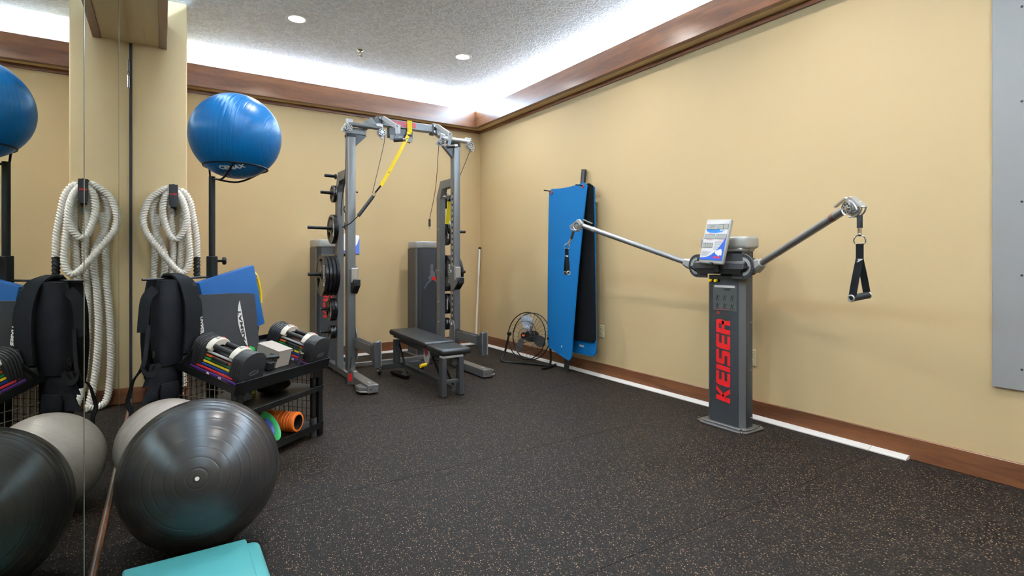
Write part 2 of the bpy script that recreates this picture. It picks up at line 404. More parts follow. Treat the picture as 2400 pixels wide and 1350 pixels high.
# light-cove beams: wooden fascia, painted underside, wooden cleat on the wall
ZB0, ZB1 = 2.97, 3.20
struct('trim_1', MB().bx(3.575, 3.632, YF, 6.427, ZB0, ZB1, bev=0.003), 'wood_y', label='stained wood cove beam along the right wall')
struct('trim_2', MB().bx(PX, 3.632, 6.428, 6.485, ZB0, ZB1, bev=0.003), 'wood_x', label='stained wood cove beam along the end wall')
struct('trim_3', MB().bx(-0.024, 0.034, YF, PY-0.001, ZB0, ZB1, bev=0.003), 'wood_y', label='stained wood cove beam above the mirror')
struct('trim_4', MB().bx(3.632, XR, YF, YB, ZB0+0.006, ZB0+0.02), 'wall', label='tan underside of the right cove')
struct('trim_5', MB().bx(PX, 3.632, 6.485, YB, ZB0+0.006, ZB0+0.02), 'wall', label='tan underside of the end cove')
struct('trim_6', MB().bx(XM-0.012, -0.024, YF, PY-0.001, ZB0+0.012, ZB0+0.026), 'wall', label='tan underside of the mirror cove')
struct('trim_7', MB().bx(XM-0.012, -0.115, YF, PY-0.001, ZB0+0.006, ZB0+0.012), 'wall', label='tan batten under the mirror cove')
struct('trim_8', MB().bx(XR-0.02, XR, YF, YB-0.021, ZB0-0.034, ZB0+0.006), 'wood_y', label='narrow wooden cleat under the right cove')
struct('trim_9', MB().bx(PX, XR, YB-0.02, YB, ZB0-0.034, ZB0+0.006), 'wood_x', label='narrow wooden cleat under the end cove')
M['bounce_white'] = mat('bounce_white', (232, 233, 234), 0.7, var=0.01)  # panels added over the tan wall in the coves, white to cut warm bounce
struct('trim_10', MB().bx(XR-0.004, XR, YF, YB-0.005, ZB0+0.02, ZC-0.0005), 'bounce_white', label='white panel added above the right cove to cut warm bounce')
struct('trim_11', MB().bx(PX+0.001, XR-0.005, YB-0.004, YB, ZB0+0.02, ZC-0.0005), 'bounce_white', label='white panel added above the end cove to cut warm bounce')
struct('trim_12', MB().bx(XM-0.012, XM-0.006, YF, PY-0.001, ZB0+0.026, ZC-0.0005), 'bounce_white', label='white panel added above the mirror cove to cut warm bounce')
def cove(name, loc, size, label):
    t = thing(name, label, 'light', (loc[0], loc[1], ZB0+0.02))
    sx, sy = size
    obj('strip_channel', MB().bx(loc[0]-sx/2-0.012, loc[0]+sx/2+0.012, loc[1]-sy/2, loc[1]+sy/2, ZB0+0.02, ZB0+0.13), 'white_plastic', t)
    ld = bpy.data.lights.new('cove_lamp', 'AREA'); ld.shape = 'RECTANGLE'; ld.size = sx; ld.size_y = sy
    ld.energy = COVE_W*max(sx, sy); ld.color = COVE_COL
    lo = bpy.data.objects.new('cove_lamp', ld); COL.objects.link(lo); lo.parent = t
    lo.location = (0, 0, 0.115); lo.rotation_euler = (R(180), 0, 0)
cove('cove_light', (3.69, 1.75, 0), (0.03, 9.3), 'cool white strip light hidden in the right wall cove')
cove('cove_light', (2.02, 6.54, 0), (3.1, 0.03), 'cool white strip light hidden in the end wall cove')
cove('cove_light', (-0.13, 0.85, 0), (0.03, 7.3), 'cool white strip light hidden in the cove above the mirror')
# recessed downlights
dl_mat = emit('downlight_lens', (255, 244, 226), 14.0)
def downlight(x, y, label):
    t = thing('downlight', label, 'light', (x, y, ZC), 'recessed ceiling downlights')
    obj('trim_ring', MB().lathe([(0.071, 0.004), (0.073, -0.004), (0.092, -0.004), (0.098, 0.002), (0.098, 0.004)], (x, y, ZC), (0,0,1), 32), 'white_plastic', t)
    obj('lens', MB().lathe([(0, -0.001), (0.072, -0.001), (0.072, 0.003), (0, 0.003)], (x, y, ZC-0.001), (0,0,1), 32), dl_mat, t)
    ld = bpy.data.lights.new('downlight_lamp', 'AREA'); ld.shape = 'DISK'; ld.size = 0.12; ld.energy = DOWN_W; ld.color = DOWN_COL; ld.spread = R(150)
    lo = bpy.data.objects.new('downlight_lamp', ld); COL.objects.link(lo); lo.parent = t; lo.location = (0, 0, -0.006)
for i, yv in enumerate(DOWN_Y):
    for j, xv in enumerate(DOWN_X):
        lab = ['recessed downlight in the ceiling above the left side of the rack', 'recessed downlight in the ceiling nearest the far corner'][j] if i == 0 else \
              'recessed ceiling downlight, row %s from the end wall, %s side' % (['', 'second', 'third', 'fourth', 'fifth'][i], ['mirror', 'long wall'][j])
        downlight(xv, yv, lab)
sp = thing('fire_sprinkler', 'small brass pendent fire sprinkler between the two ceiling downlights', 'sprinkler', (1.76, 5.66, ZC))
M['brass'] = mat('brass', (120, 104, 70), 0.35, metal=0.9)
obj('escutcheon', MB().lathe([(0, 0), (0.036, 0), (0.033, -0.006), (0.016, -0.01), (0, -0.01)], (1.76, 5.66, ZC-0.0005), (0,0,1), 20), 'brass', sp)
obj('sprinkler_body', MB().cyl((1.76,5.66,ZC-0.008), (1.76,5.66,ZC-0.03), 0.008).tube([(1.748,5.66,ZC-0.028),(1.744,5.66,ZC-0.045),(1.756,5.66,ZC-0.062)], 0.003, 6).tube([(1.772,5.66,ZC-0.028),(1.776,5.66,ZC-0.045),(1.764,5.66,ZC-0.062)], 0.003, 6).cyl((1.76,5.66,ZC-0.06),(1.76,5.66,ZC-0.065), 0.018), 'brass', sp)
# white raceway on the floor along the baseboards
rw = thing('cable_raceway', 'white plastic cable raceway on the floor along the baseboards', 'raceway', (3.70, 3.5, 0))
prof = [(0, 0), (0.052, 0), (0.052, 0.006), (0.012, 0.022), (0, 0.022)]
def race_y(y0, y1): return MB().prism(prof, 0, y1-y0, frame((XR-0.0165, y0, 0.0), (-1,0,0), (0,0,1), (0,1,0)))
obj('raceway_segment', race_y(1.40, 1.60), 'white_plastic', rw); obj('raceway_segment', race_y(1.603, 3.99), 'white_plastic', rw)
obj('raceway_segment', race_y(3.993, YB-0.0165), 'white_plastic', rw)
obj('raceway_segment', MB().prism(prof, 0, 2.5, frame((1.13, YB-0.0165, 0.0), (0,-1,0), (0,0,1), (1,0,0))), 'white_plastic', rw)
# outlets
def outlet(y, z, label):
    t = thing('wall_outlet', label, 'outlet', (XR, y, z-0.06))
    obj('cover_plate', MB().bx(XR-0.007, XR, y-0.036, y+0.036, z-0.061, z+0.061, bev=0.003), 'almond', t)
    for dz in (-0.024, 0.024):
        obj('socket', MB().bx(XR-0.0095, XR-0.005, y-0.017, y+0.017, z+dz-0.017, z+dz+0.017, bev=0.004), 'almond', t)
        obj('slots', MB().bx(XR-0.0101, XR-0.009, y-0.009, y-0.006, z+dz-0.006, z+dz+0.008).bx(XR-0.0101, XR-0.009, y+0.006, y+0.009, z+dz-0.006, z+dz+0.008), 'dark_print', t)
outlet(4.094, 0.454, 'almond wall outlet to the right of the hanging blue mats')
outlet(2.432, 0.444, 'almond wall outlet half hidden behind the cable column')
# grey panel on the right wall
M['grey_panel'] = mat('grey_painted_board', (148, 147, 146), 0.42, var=0.02, scale=6, bump=0.15, bscale=120)
gp = thing('wall_panel', 'tall light grey painted board screwed to the right wall', 'panel', (XR, 0.4, 0.51))
obj('board', MB().bx(XR-0.018, XR, -0.2, 1.02, 0.51, 2.93, bev=0.002), 'grey_panel', gp)
for z in (0.62, 1.108, 1.49, 2.01, 2.5): obj('screw', MB().cyl((XR-0.0182,0.90,z),(XR-0.0195,0.90,z),0.006,n=10), 'dark_print', gp)
# ------------------------------------------------------------------ exercise balls
M['ball_grey'] = mat('charcoal_ball_vinyl', (40, 37, 36), 0.30, var=0.06, scale=6, bump=0.12, bscale=60)
M['ball_silver'] = mat('silver_ball_vinyl', (158, 148, 140), 0.36, var=0.05, scale=6, stretch=(1,1,8))
M['ball_blue'] = mat('blue_ball_vinyl', (0, 94, 152), 0.32, var=0.05, scale=6, spec=0.35)
def ball_prof(r, rings, g=0.0005, w=0.006, nb=64):
    """half-circle profile with shallow grooves at the given polar angles (degrees)"""
    ang = set(k*180.0/nb for k in range(nb+1))
    for a in rings:
        for d in (-1, -0.4, 0.4, 1): ang.add(a+math.degrees(d*w/2/r))
    out = []
    for a in sorted(ang):
        dip = g if any(abs(a-q) < math.degrees(w*0.3/r) for q in rings) else 0.0
        rr = r-dip; out.append((max(0, rr*math.sin(R(a))), rr*math.cos(R(a))))
    out[0] = (0, out[0][1]); out[-1] = (0, out[-1][1])
    return out
def ball(name, label, c, r, material, axis, rings, plug=True):
    t = thing(name, label, 'exercise ball', (c[0], c[1], c[2]-r))
    obj('shell', MB().lathe(ball_prof(r, rings), c, axis, 72), material, t, smooth=60)
    if plug:
        a = Vector(axis).normalized(); p = Vector(c)+a*r
        obj('air_plug', MB().cyl(p-a*0.004, p+a*0.003, 0.0075, n=14), 'white_plastic', t)
        obj('plug_collar', MB().torus(p, a, 0.0125, 0.0018, 18, 6), material, t)
    return t
cg = Vector((0.139, 2.609, 0.2997))
ball('exercise_ball', 'large dark grey exercise ball on the floor with concentric grooves', cg, 0.2995, 'ball_grey',
     (-0.101, -0.961, 0.257), [7, 14.5, 22, 30, 38, 46, 54, 62, 70, 78, 86, 94, 102, 110, 125, 140, 160])
ball('exercise_ball', 'silver grey exercise ball behind the dark one, beside the mirror', (0.022, 3.33, 0.2302), 0.23, 'ball_silver',
     (0.5, -0.6, -0.45), [10, 20, 30]+[40+3*k for k in range(20)]+[105+3.5*k for k in range(16)])
bb = ball('exercise_ball', 'blue exercise ball resting on a ring at the top of a black pole', (0.39, 3.80, 1.965), 0.265, 'ball_blue',
     (0.86, -0.46, -0.12), [12, 24, 36]+[60+6*k for k in range(11)]+[144, 156, 168], plug=False)
# white brand letters moulded on the underside of the blue ball
def on_ball(c, r, d): return Vector(c)+Vector(d).normalized()*r
bc = Vector((0.39, 3.80, 1.965))
tmp = MB()
dcen = Vector((-0.14, -0.52, -0.80)).normalized()
xa = Vector((0.62, -0.52, -0.30)); xa = (xa-dcen*xa.dot(dcen)).normalized(); ya = dcen.cross(xa)
tmp.text('CEMAX', 0.044, frame(bc+dcen*0.2655, xa, ya, dcen), ext=0.0004, off=0.0022)
for v in tmp.bm.verts:
    k = (v.co-bc); h = k.dot(dcen)-0.2655; v.co = bc+k.normalized()*(0.2657+h)
obj('printed_name', tmp, 'white_print', bb)
# ------------------------------------------------------------------ teal step
M['teal'] = mat('teal_plastic', (74, 154, 156), 0.5, var=0.02, scale=10, bump=0.25, bscale=420)
st = thing('step_platform', 'teal plastic step platform at the bottom edge of the view', 'step', (0.08, 2.07, 0))
obj('base_skirt', MB().bx(-0.168, 0.325, 1.80, 2.352, 0.0, 0.082, bev=0.028, seg=4), 'teal', st)
obj('top_deck', MB().bx(-0.118, 0.276, 1.815, 2.338, 0.070, 0.102, bev=0.010, seg=3), 'teal', st)
# ------------------------------------------------------------------ battle rope on the pillar
M['rope'] = mat('white_poly_rope', (238, 234, 226), 0.75, var=0.10, scale=40, bump=0.4, bscale=300)
hk = thing('rope_hook', 'black strap hook holding the white battle rope on the pillar', 'hook', (0.078, 5.40, 1.55))
sh = [(-0.022, -0.02), (0.022, -0.02), (0.032, 0.0), (0.032, 0.148), (0.022, 0.165), (0, 0.172), (-0.022, 0.165), (-0.032, 0.148), (-0.032, 0.0)]
obj('strap_plate', MB().prism(sh, 0, 0.006, frame((0.078, 5.298, 1.642), (1,0,0), (0,0,1), (0,-1,0)), bev=0.001), 'rubber', hk)
obj('saddle', MB().bx(0.046, 0.110, 5.298, 5.4475, 1.795, 1.811, bev=0.004), 'rubber', hk)
obj('lower_tongue', MB().bar((0.079,5.302,1.640),(0.083,5.440,1.612),0.04,0.008), 'rubber', hk)
obj('wall_bolt', MB().lathe([(0,0),(0.024,0),(0.024,0.006),(0.012,0.012),(0,0.013)], (0.083, 5.4495, 1.574), (0,-1,0), 18), mat('pale_blue_washer', (158, 190, 212), 0.35, metal=0.3), hk)
obj('printed_name', MB().text('ROPE', 0.020, frame((0.078, 5.2915, 1.727), (1,0,0), (0,0,1), (0,-1,0)), off=0.0006), 'red', hk)
br = thing('battle_rope', 'thick white twisted battle rope looped over the hook on the pillar', 'rope', (0.06, 5.40, 0))
S = [
 ([(0.078,5.365,1.768),(0.02,5.36,1.775),(-0.074,5.355,1.70),(-0.115,5.35,1.612),(-0.132,5.345,1.512),(-0.115,5.335,1.421),(-0.074,5.325,1.346),(-0.018,5.315,1.263),(0.032,5.31,1.187),(0.089,5.31,1.11),(0.14,5.315,1.071),(0.177,5.33,1.101),(0.195,5.345,1.196),(0.190,5.36,1.30),(0.181,5.375,1.454),(0.172,5.375,1.583),(0.142,5.37,1.694),(0.10,5.365,1.762)]),
 ([(0.078,5.415,1.765),(0.03,5.415,1.77),(-0.03,5.41,1.722),(-0.062,5.41,1.636),(-0.066,5.405,1.526),(-0.044,5.40,1.408),(-0.004,5.39,1.306),(0.018,5.385,1.204),(0.014,5.385,1.068),(0.0,5.39,0.94),(-0.01,5.395,0.70),(-0.005,5.395,0.45),(0.02,5.39,0.2),(0.05,5.37,0.03)]),
 ([(0.06,5.325,1.75),(0.018,5.322,1.70),(0.002,5.32,1.591),(0.022,5.318,1.474),(0.053,5.315,1.385),(0.096,5.31,1.355),(0.14,5.315,1.41),(0.165,5.32,1.496),(0.160,5.322,1.599),(0.134,5.324,1.692),(0.104,5.325,1.745)]),
 ([(0.09,5.415,1.768),(0.152,5.415,1.765),(0.200,5.41,1.681),(0.220,5.405,1.569),(0.236,5.40,1.466),(0.248,5.395,1.361),(0.251,5.39,1.239),(0.251,5.39,1.205)]),
 ([(0.062,5.415,1.70),(0.062,5.42,1.55),(0.072,5.42,1.40),(0.076,5.42,1.239),(0.066,5.42,1.067),(0.06,5.42,0.80),(0.066,5.41,0.5),(0.09,5.39,0.2),(0.13,5.36,0.03)]),
 ([(-0.03,5.385,1.56),(-0.05,5.40,1.42),(-0.052,5.41,1.272),(-0.056,5.415,1.153),(-0.060,5.415,1.001),(-0.075,5.415,0.813),(-0.085,5.415,0.55),(-0.085,5.41,0.30),(-0.07,5.39,0.10),(-0.03,5.35,0.03),(0.06,5.30,0.03)]),
 ([(0.148,5.415,1.65),(0.146,5.415,1.50),(0.142,5.42,1.369),(0.134,5.42,1.239),(0.126,5.42,1.109),(0.12,5.415,0.937),(0.12,5.41,0.7),(0.125,5.41,0.4),(0.15,5.39,0.1)]),
]
rm = MB()
for pts in S:
    P = catmull(pts, 10); Ltot = sum((P[i+1]-P[i]).length for i in range(len(P)-1)); n = int(Ltot/0.003)
    Q = []; acc = 0; i = 0
    for k in range(n+1):
        tgt = Ltot*k/n
        while i < len(P)-2 and acc+(P[i+1]-P[i]).length < tgt: acc += (P[i+1]-P[i]).length; i += 1
        seg = (P[i+1]-P[i]).length or 1e-9; Q.append(P[i]+(P[i+1]-P[i])*min(1, (tgt-acc)/seg))
    rm.tube(Q, 0.0235, 15, lobes=3, lobe=0.22, twist=0.84)
obj('rope', rm, 'rope', br, smooth=80)
Q = [Vector((0.251, 5.39, 1.207-0.003*k)) for k in range(58)]
obj('end_sleeve', MB().tube(Q, 0.0245, 15, lobes=3, lobe=0.15, twist=0.6), 'rubber', br, smooth=80)
# ------------------------------------------------------------------ storage cart
AX, EX, EY = Vector((0.346, 3.331, 0)), Vector((0.773, 0.635, 0)).normalized(), Vector((-0.635, 0.773, 0)).normalized()
CF = frame(AX, EX, EY, (0,0,1))          # cart frame: x along its front, y to its back
CWD, CDP = 0.70, 0.4326
def cw(x, y, z): return CF @ Vector((x, y, z))
def zt(y): return 0.50+0.12*y/CDP        # top of the sloping tray
ct = thing('storage_cart', 'black steel gym storage cart with sloping tray, two shelves and wire sides', 'cart', cw(0.35, 0.2, 0))
for (x, y, h) in ((0.0,0.0,0.50),(CWD,0.0,0.50),(0.0,CDP,0.62),(CWD,CDP,0.62)):
    obj('leg', MB(CF).bx(x-0.022, x+0.022, y-0.022, y+0.022, 0.0, h-0.022, bev=0.004), 'steel_black', ct)
sl = math.atan2(0.12, CDP)
TT = CF @ Matrix.Translation((0, 0, 0.50)) @ Matrix.Rotation(sl, 4, 'X')
tr = obj('tray', MB(TT).bx(-0.05, CWD+0.05, -0.04, 0.48, -0.022, -0.001, bev=0.003), 'steel_black', ct)
obj('front_lip', MB(TT).bx(-0.05, CWD+0.05, -0.046, -0.040, -0.045, 0.03, bev=0.002), 'steel_black', tr)
obj('side_lip', MB(TT).bx(-0.056, -0.050, -0.046, 0.48, -0.03, 0.012), 'steel_black', tr)
obj('side_lip', MB(TT).bx(CWD+0.050, CWD+0.056, -0.046, 0.48, -0.03, 0.03), 'steel_black', tr)
obj('back_lip', MB(TT).bx(-0.05, CWD+0.05, 0.48, 0.486, -0.03, 0.03), 'steel_black', tr)
obj('shelf', MB(CF).bx(-0.02, CWD+0.02, -0.02, CDP+0.02, 0.318, 0.335, bev=0.003).bx(-0.02, CWD+0.02, -0.026, -0.02, 0.305, 0.335), 'steel_black', ct)
obj('shelf', MB(CF).bx(-0.02, CWD+0.02, -0.02, CDP+0.02, 0.062, 0.08, bev=0.003).bx(-0.02, CWD+0.02, -0.026, -0.02, 0.05, 0.092), 'steel_black', ct)
for x in (0.05, CWD-0.05):
    obj('corner_bracket', MB(CF).bx(x-0.035, x+0.035, -0.027, -0.021, 0.40, 0.47, bev=0.002), 'steel_black', ct)
    for dx in (-0.02, 0.02): obj('bolt', MB(CF).cyl((x+dx,-0.027,0.435),(x+dx,-0.032,0.435),0.006,n=8), 'steel_black', ct)
def grid_side(x):
    b = MB(CF)
    for k in range(11):
        y = 0.03+0.0375*k
        b.cyl((x, y, 0.085), (x, y, 0.475+0.12*y/CDP-0.005), 0.0024, n=5)
    for z in (0.12, 0.17, 0.22, 0.27, 0.36, 0.41, 0.46): b.cyl((x, 0.02, z), (x, CDP-0.02, z), 0.0024, n=5)
    return b
M['wire'] = mat('zinc_wire', (150, 142, 130), 0.4, metal=0.6)
obj('wire_grid', grid_side(-0.012), 'wire', ct); obj('wire_grid', grid_side(CWD+0.012), 'steel_black', ct)
b = MB(CF)
for k in range(18): b.cyl((0.03+0.0375*k, CDP+0.012, 0.085), (0.03+0.0375*k, CDP+0.012, 0.60), 0.0016, n=5)
for k in range(13): b.cyl((0.02, CDP+0.012, 0.10+0.04*k), (CWD-0.02, CDP+0.012, 0.10+0.04*k), 0.0016, n=5)
obj('wire_grid', b, 'steel_black', ct)
obj('clip_tube', MB(CF).cyl((CWD-0.055, 0.0, 0.03), (CWD-0.055, 0.0, 0.40), 0.019, n=16), 'steel_black', ct)
obj('tube_foot', MB(CF).cyl((CWD-0.055, 0.0, 0.004), (CWD-0.055, 0.0, 0.13), 0.023, n=16), 'graphite_dark', ct)
PXL, PYL = 0.285, CDP+0.045
obj('pole_sleeve', MB(CF).bx(PXL-0.024, PXL+0.024, PYL-0.024, PYL+0.024, 0.0, 1.21, bev=0.004), 'steel_black', ct)
obj('pole', MB(CF).cyl((PXL, PYL, 1.15), (PXL, PYL, 1.712), 0.0185, n=18), 'steel_black', ct)
kb = obj('height_knob', MB(CF).cyl((PXL+0.02, PYL-0.02, 1.18), (PXL+0.045, PYL-0.045, 1.18), 0.008).lathe([(0.0,0),(0.02,0),(0.025,0.006),(0.025,0.018),(0.018,0.024),(0,0.024)], (PXL+0.04, PYL-0.04, 1.18), (0.7,-0.7,0), 8), 'steel_black', ct)
obj('hang_bar', MB(CF).cyl((PXL-0.46, PYL, 1.078), (PXL+0.05, PYL, 1.078), 0.0065, n=10), 'steel_black', ct)
pt = cw(PXL, PYL, 1.712); rg = MB()
rg.torus((0.39, 3.80, 1.768), (0.03, 0.03, 1), 0.182, 0.006, 40, 8)
for a in (20, 140, 260):
    e = Vector((0.39+0.182*math.cos(R(a)), 3.80+0.182*math.sin(R(a)), 1.766)); m_ = (pt+e)/2; m_.z = 1.688
    rg.tube(catmull([pt-Vector((0,0,0.012)), m_, e], 6), 0.006, 8)
obj('ball_ring', rg, 'steel_black', ct)
# ------------------------------------------------------------------ weight vest on the hang bar
wv = thing('weight_vest', 'black weighted vest with loose straps hanging from the cart bar', 'vest', cw(-0.03, 0.40, 0.40))
def vb(x, y, z): return CF @ Vector((x, y, z))
vcx, vy = -0.045, PYL
def vest_panel(xc, hw, y0, y1, z0, z1, top_in=0.03, bot_in=0.02, bulge=0.02, nz=16):
    """padded upright panel with rounded plan section"""
    rings = []; b = MB(CF)
    for k in range(nz+1):
        t = k/nz; z = z0+(z1-z0)*t
        hwk = hw-top_in*max(0, (t-0.55)/0.45)**2-bot_in*max(0, (0.25-t)/0.25)**2
        th = (y1-y0)/2*(0.55+0.45*math.sin(math.pi*min(1, max(0.04, t*0.96+0.02))))+bulge*0.15*math.sin(t*19)
        ring = []
        for j in range(20):
            a = 2*math.pi*j/20; c, s_ = math.cos(a), math.sin(a)
            ex = math.copysign(abs(c)**0.5, c); ey = math.copysign(abs(s_)**0.7, s_)
            ring.append(b.bm.verts.new((xc+hwk*ex, (y0+y1)/2+th*ey, z)))
        rings.append(ring)
    b.ring_sweep(rings); return b
obj('front_panel', vest_panel(vcx-0.03, 0.088, vy-0.125, vy-0.015, 0.60, 1.075), 'fabric_navy', wv, smooth=70)
obj('back_panel', vest_panel(vcx+0.03, 0.108, vy+0.012, vy+0.11, 0.50, 1.07), 'fabric_black', wv, smooth=70)
obj('side_panel', vest_panel(vcx+0.13, 0.055, vy-0.10, vy-0.01, 0.66, 1.02, 0.05, 0.02), 'fabric_black', wv, smooth=70)
obj('lower_panel', vest_panel(vcx-0.05, 0.085, vy-0.100, vy-0.03, 0.395, 0.615, 0.0, 0.01, 0.03, 10), 'fabric_navy', wv, smooth=70)
obj('pocket', vest_panel(vcx-0.055, 0.058, vy-0.125, vy-0.092, 0.415, 0.505, 0.005, 0.005, 0.0, 6), 'fabric_navy', wv, smooth=70)
def ribbon(pts, wd, th, up, n=8): return MB(CF).tube(catmull(pts, n), 0.01, flat=(wd, th), up=up)
sp_ = obj('shoulder_strap', ribbon([(vcx+0.055, vy+0.07, 0.98),(vcx+0.055, vy+0.03, 1.082),(vcx+0.055, vy-0.03, 1.098),(vcx+0.05, vy-0.105, 1.06),(vcx+0.048, vy-0.150, 0.95),(vcx+0.045, vy-0.160, 0.80),(vcx+0.04, vy-0.155, 0.66)], 0.098, 0.012, (0,-1,0.3)), 'fabric_black', wv, smooth=60)
obj('snap', MB(CF).torus((vcx+0.075, vy-0.142, 1.045), (0,-1,0.5), 0.010, 0.0022, 16, 6), 'steel_black', sp_)
obj('strap_edge', ribbon([(vcx+0.115, vy+0.05, 1.05),(vcx+0.118, vy-0.02, 1.085),(vcx+0.118, vy-0.09, 1.04),(vcx+0.115, vy-0.135, 0.92),(vcx+0.112, vy-0.140, 0.75)], 0.022, 0.012, (0,-1,0.3)), 'fabric_black', sp_, smooth=60)
obj('printed_name', MB(CF).text('HYPER', 0.034, frame((vcx+0.115, vy-0.1475, 0.805), (0.12,0,-1), (1,0,0.12), (0,-1,0)), off=0.001), 'white_print', wv)
obj('buckle', MB(CF).bx(vcx+0.05, vcx+0.09, vy-0.19, vy-0.165, 0.705, 0.745, bev=0.006), 'rubber', wv)
obj('cinch_strap', ribbon([(vcx+0.07, vy-0.18, 0.715),(vcx+0.02, vy-0.185, 0.665),(vcx-0.03, vy-0.165, 0.61)], 0.03, 0.004, (0.3,-1,0)), 'fabric_black', wv)
obj('side_strap', ribbon([(vcx-0.11, vy-0.07, 1.03),(vcx-0.165, vy-0.075, 0.98),(vcx-0.185, vy-0.08, 0.88),(vcx-0.195, vy-0.085, 0.80)], 0.05, 0.008, (-0.5,-1,0)), 'fabric_black', wv)
obj('waist_strap', ribbon([(vcx-0.165, vy-0.09, 0.84),(vcx-0.20, vy-0.12, 0.73),(vcx-0.245, vy-0.15, 0.63),(vcx-0.256, vy-0.10, 0.56),(vcx-0.250, vy-0.07, 0.50),(vcx-0.256, vy-0.06, 0.44),(vcx-0.238, vy-0.06, 0.39),(vcx-0.232, vy-0.055, 0.335)], 0.034, 0.004, (0.35,-1,0.0)), 'fabric_black', wv)
obj('strap_loop', ribbon([(vcx-0.25, vy-0.15, 0.63),(vcx-0.21, vy-0.13, 0.585),(vcx-0.15, vy-0.11, 0.575),(vcx-0.11, vy-0.10, 0.62)], 0.03, 0.004, (0.2,-1,0.3)), 'fabric_black', wv)
obj('d_ring', MB(CF).torus((vcx-0.145, vy-0.10, 0.675), (1,-0.5,0), 0.017, 0.0022, 18, 6), 'steel_black', wv)
for k, (z, hw) in enumerate(((0.56, 0.07), (0.475, 0.075))):
    obj('side_flap', MB(CF).prism([(-hw-0.03, -0.055), (0.0, -0.05), (0.0, 0.05), (-0.05, 0.055)], 0, 0.008, frame((vcx-0.10, vy-0.085, z), (1,0,0), (0,0,1), (0,-1,0)), bev=0.002), 'fabric_navy', wv)
# ------------------------------------------------------------------ adjustable dumbbells on the tray
cols = {'purple': (92, 50, 128), 'crimson': (196, 36, 44), 'royal': (22, 56, 130), 'gold': (226, 190, 30), 'leaf': (20, 112, 54), 'orange': (222, 92, 30), 'rail_white': (206, 208, 214)}
for k_, v_ in cols.items(): M[k_] = mat(k_ + '_rail', v_, 0.4, var=0.03)
M['db_plate'] = mat('black_urethane_plate', (30, 30, 31), 0.55, var=0.05, bump=0.1)
M['db_white'] = mat('ivory_cradle', (226, 222, 210), 0.45, var=0.03)
DBL, DBW, DBH = 0.370, 0.178, 0.183
db0 = TT @ Matrix.Translation((0.062, -0.034, 0.0))
def db_plate_poly(hw, h):
    p = [(-hw, 0.004), (-hw+0.006, 0.0), (hw-0.006, 0.0), (hw, 0.004), (hw, h*0.62)]
    for k in range(1, 8):
        a = math.pi*k/8; p.append((hw*math.cos(a), h*0.62+h*0.38*math.sin(a)**0.8))
    p.append((-hw, h*0.62)); return p
def dumbbell(T, label, loc):
    t = thing('adjustable_dumbbell', label, 'dumbbell', loc, 'adjustable dumbbells on the cart')
    for e in (0, 1):
        for k in range(6):
            y0 = 0.0145*k if e == 0 else DBL-0.0145*k
            y1 = y0+0.0125 if e == 0 else y0-0.0125
            f = 1-0.012*k
            o_ = obj('stack_plate', MB(T).prism(db_plate_poly(DBW/2*f, DBH*f), min(-y0,-y1), max(-y0,-y1), frame((0,0,0.0), (1,0,0), (0,0,1), (0,-1,0)), bev=0.0028, seg=2), 'db_plate', t)
            if k == 0:
                s_ = 1 if e == 0 else -1; yy_ = -0.0004 if e == 0 else DBL+0.0004
                oval = [(0.034*math.cos(2*math.pi*q/28), 0.012*math.sin(2*math.pi*q/28)) for q in range(28)]
                b = MB(T)
                Tf = frame((0.01*s_, yy_, 0.062), (s_,0,0), (0,0,1), (0,-s_,0)) @ Matrix.Rotation(R(9), 4, 'Z')
                P3 = [Tf @ Vector((p[0], p[1], 0)) for p in oval]
                b.tube(P3, 0.0013, 5, closed=True); obj('badge', b, 'graphite', o_)
                obj('badge_text', MB(T).text('PowerBlock', 0.0105, Tf, ext=0.0008), 'graphite', o_)
    rails = ['purple', 'crimson', 'royal', 'gold', 'leaf', 'orange', 'rail_white']
    for sx in (-1, 1):
        for k, cn in enumerate(rails):
            x = sx*(DBW/2-0.001-0.0062*k); z = 0.010+0.0155*k; a = 0.016+0.0115*k
            if cn == 'rail_white': obj('rail', MB(T).cyl((x, a-0.01, z+0.004), (x, DBL-a+0.01, z+0.004), 0.0068, n=10), cn, t)
            else: obj('rail', MB(T).bx(x-0.003, x+0.003, a, DBL-a, z-0.0058, z+0.0058, bev=0.001), cn, t)
        for yc in (0.13, 0.215): obj('rail_clip', MB(T).bx(sx*(DBW/2+0.0035)-0.003, sx*(DBW/2+0.0035)+0.003, yc-0.008, yc+0.008, 0.002, 0.012), 'white_plastic', t)
    for e, yc in ((0, 0.098), (1, DBL-0.098)):
        pl = []
        for k in range(13):
            a = math.pi*(0.06+0.88*k/12); pl.append((0.076*math.cos(a), 0.116+0.068*math.sin(a)))
        for k in range(12, -1, -1):
            a = math.pi*(0.06+0.88*k/12); pl.append((0.055*math.cos(a), 0.106+0.045*math.sin(a)))
        o_ = obj('cradle_cap', MB(T).prism(pl, -yc-0.019, -yc+0.019, frame((0,0,0), (1,0,0), (0,0,1), (0,-1,0)), bev=0.003), 'db_white', t)
        obj('weight_chart', MB(T).bx(-0.022, 0.014, yc-0.010, yc+0.010, 0.1825, 0.1848), 'silver_cap', o_)
        obj('red_mark', MB(T).bx(0.018, 0.034, yc-0.008, yc+0.008, 0.176, 0.1815), 'red', o_)
    for x in (-0.043, 0.043): obj('side_grip', MB(T).cyl((x, 0.10, 0.144), (x, DBL-0.10, 0.144), 0.0145, n=16), 'rubber', t)
    obj('hand_grip', MB(T).cyl((0, 0.085, 0.088), (0, DBL-0.085, 0.088), 0.017, n=16), 'rubber', t)
    obj('selector_pin', MB(T).bx(-DBW/2+0.010, -DBW/2+0.022, 0.115, 0.23, 0.078, 0.100, bev=0.004), 'rubber', t)
    return t
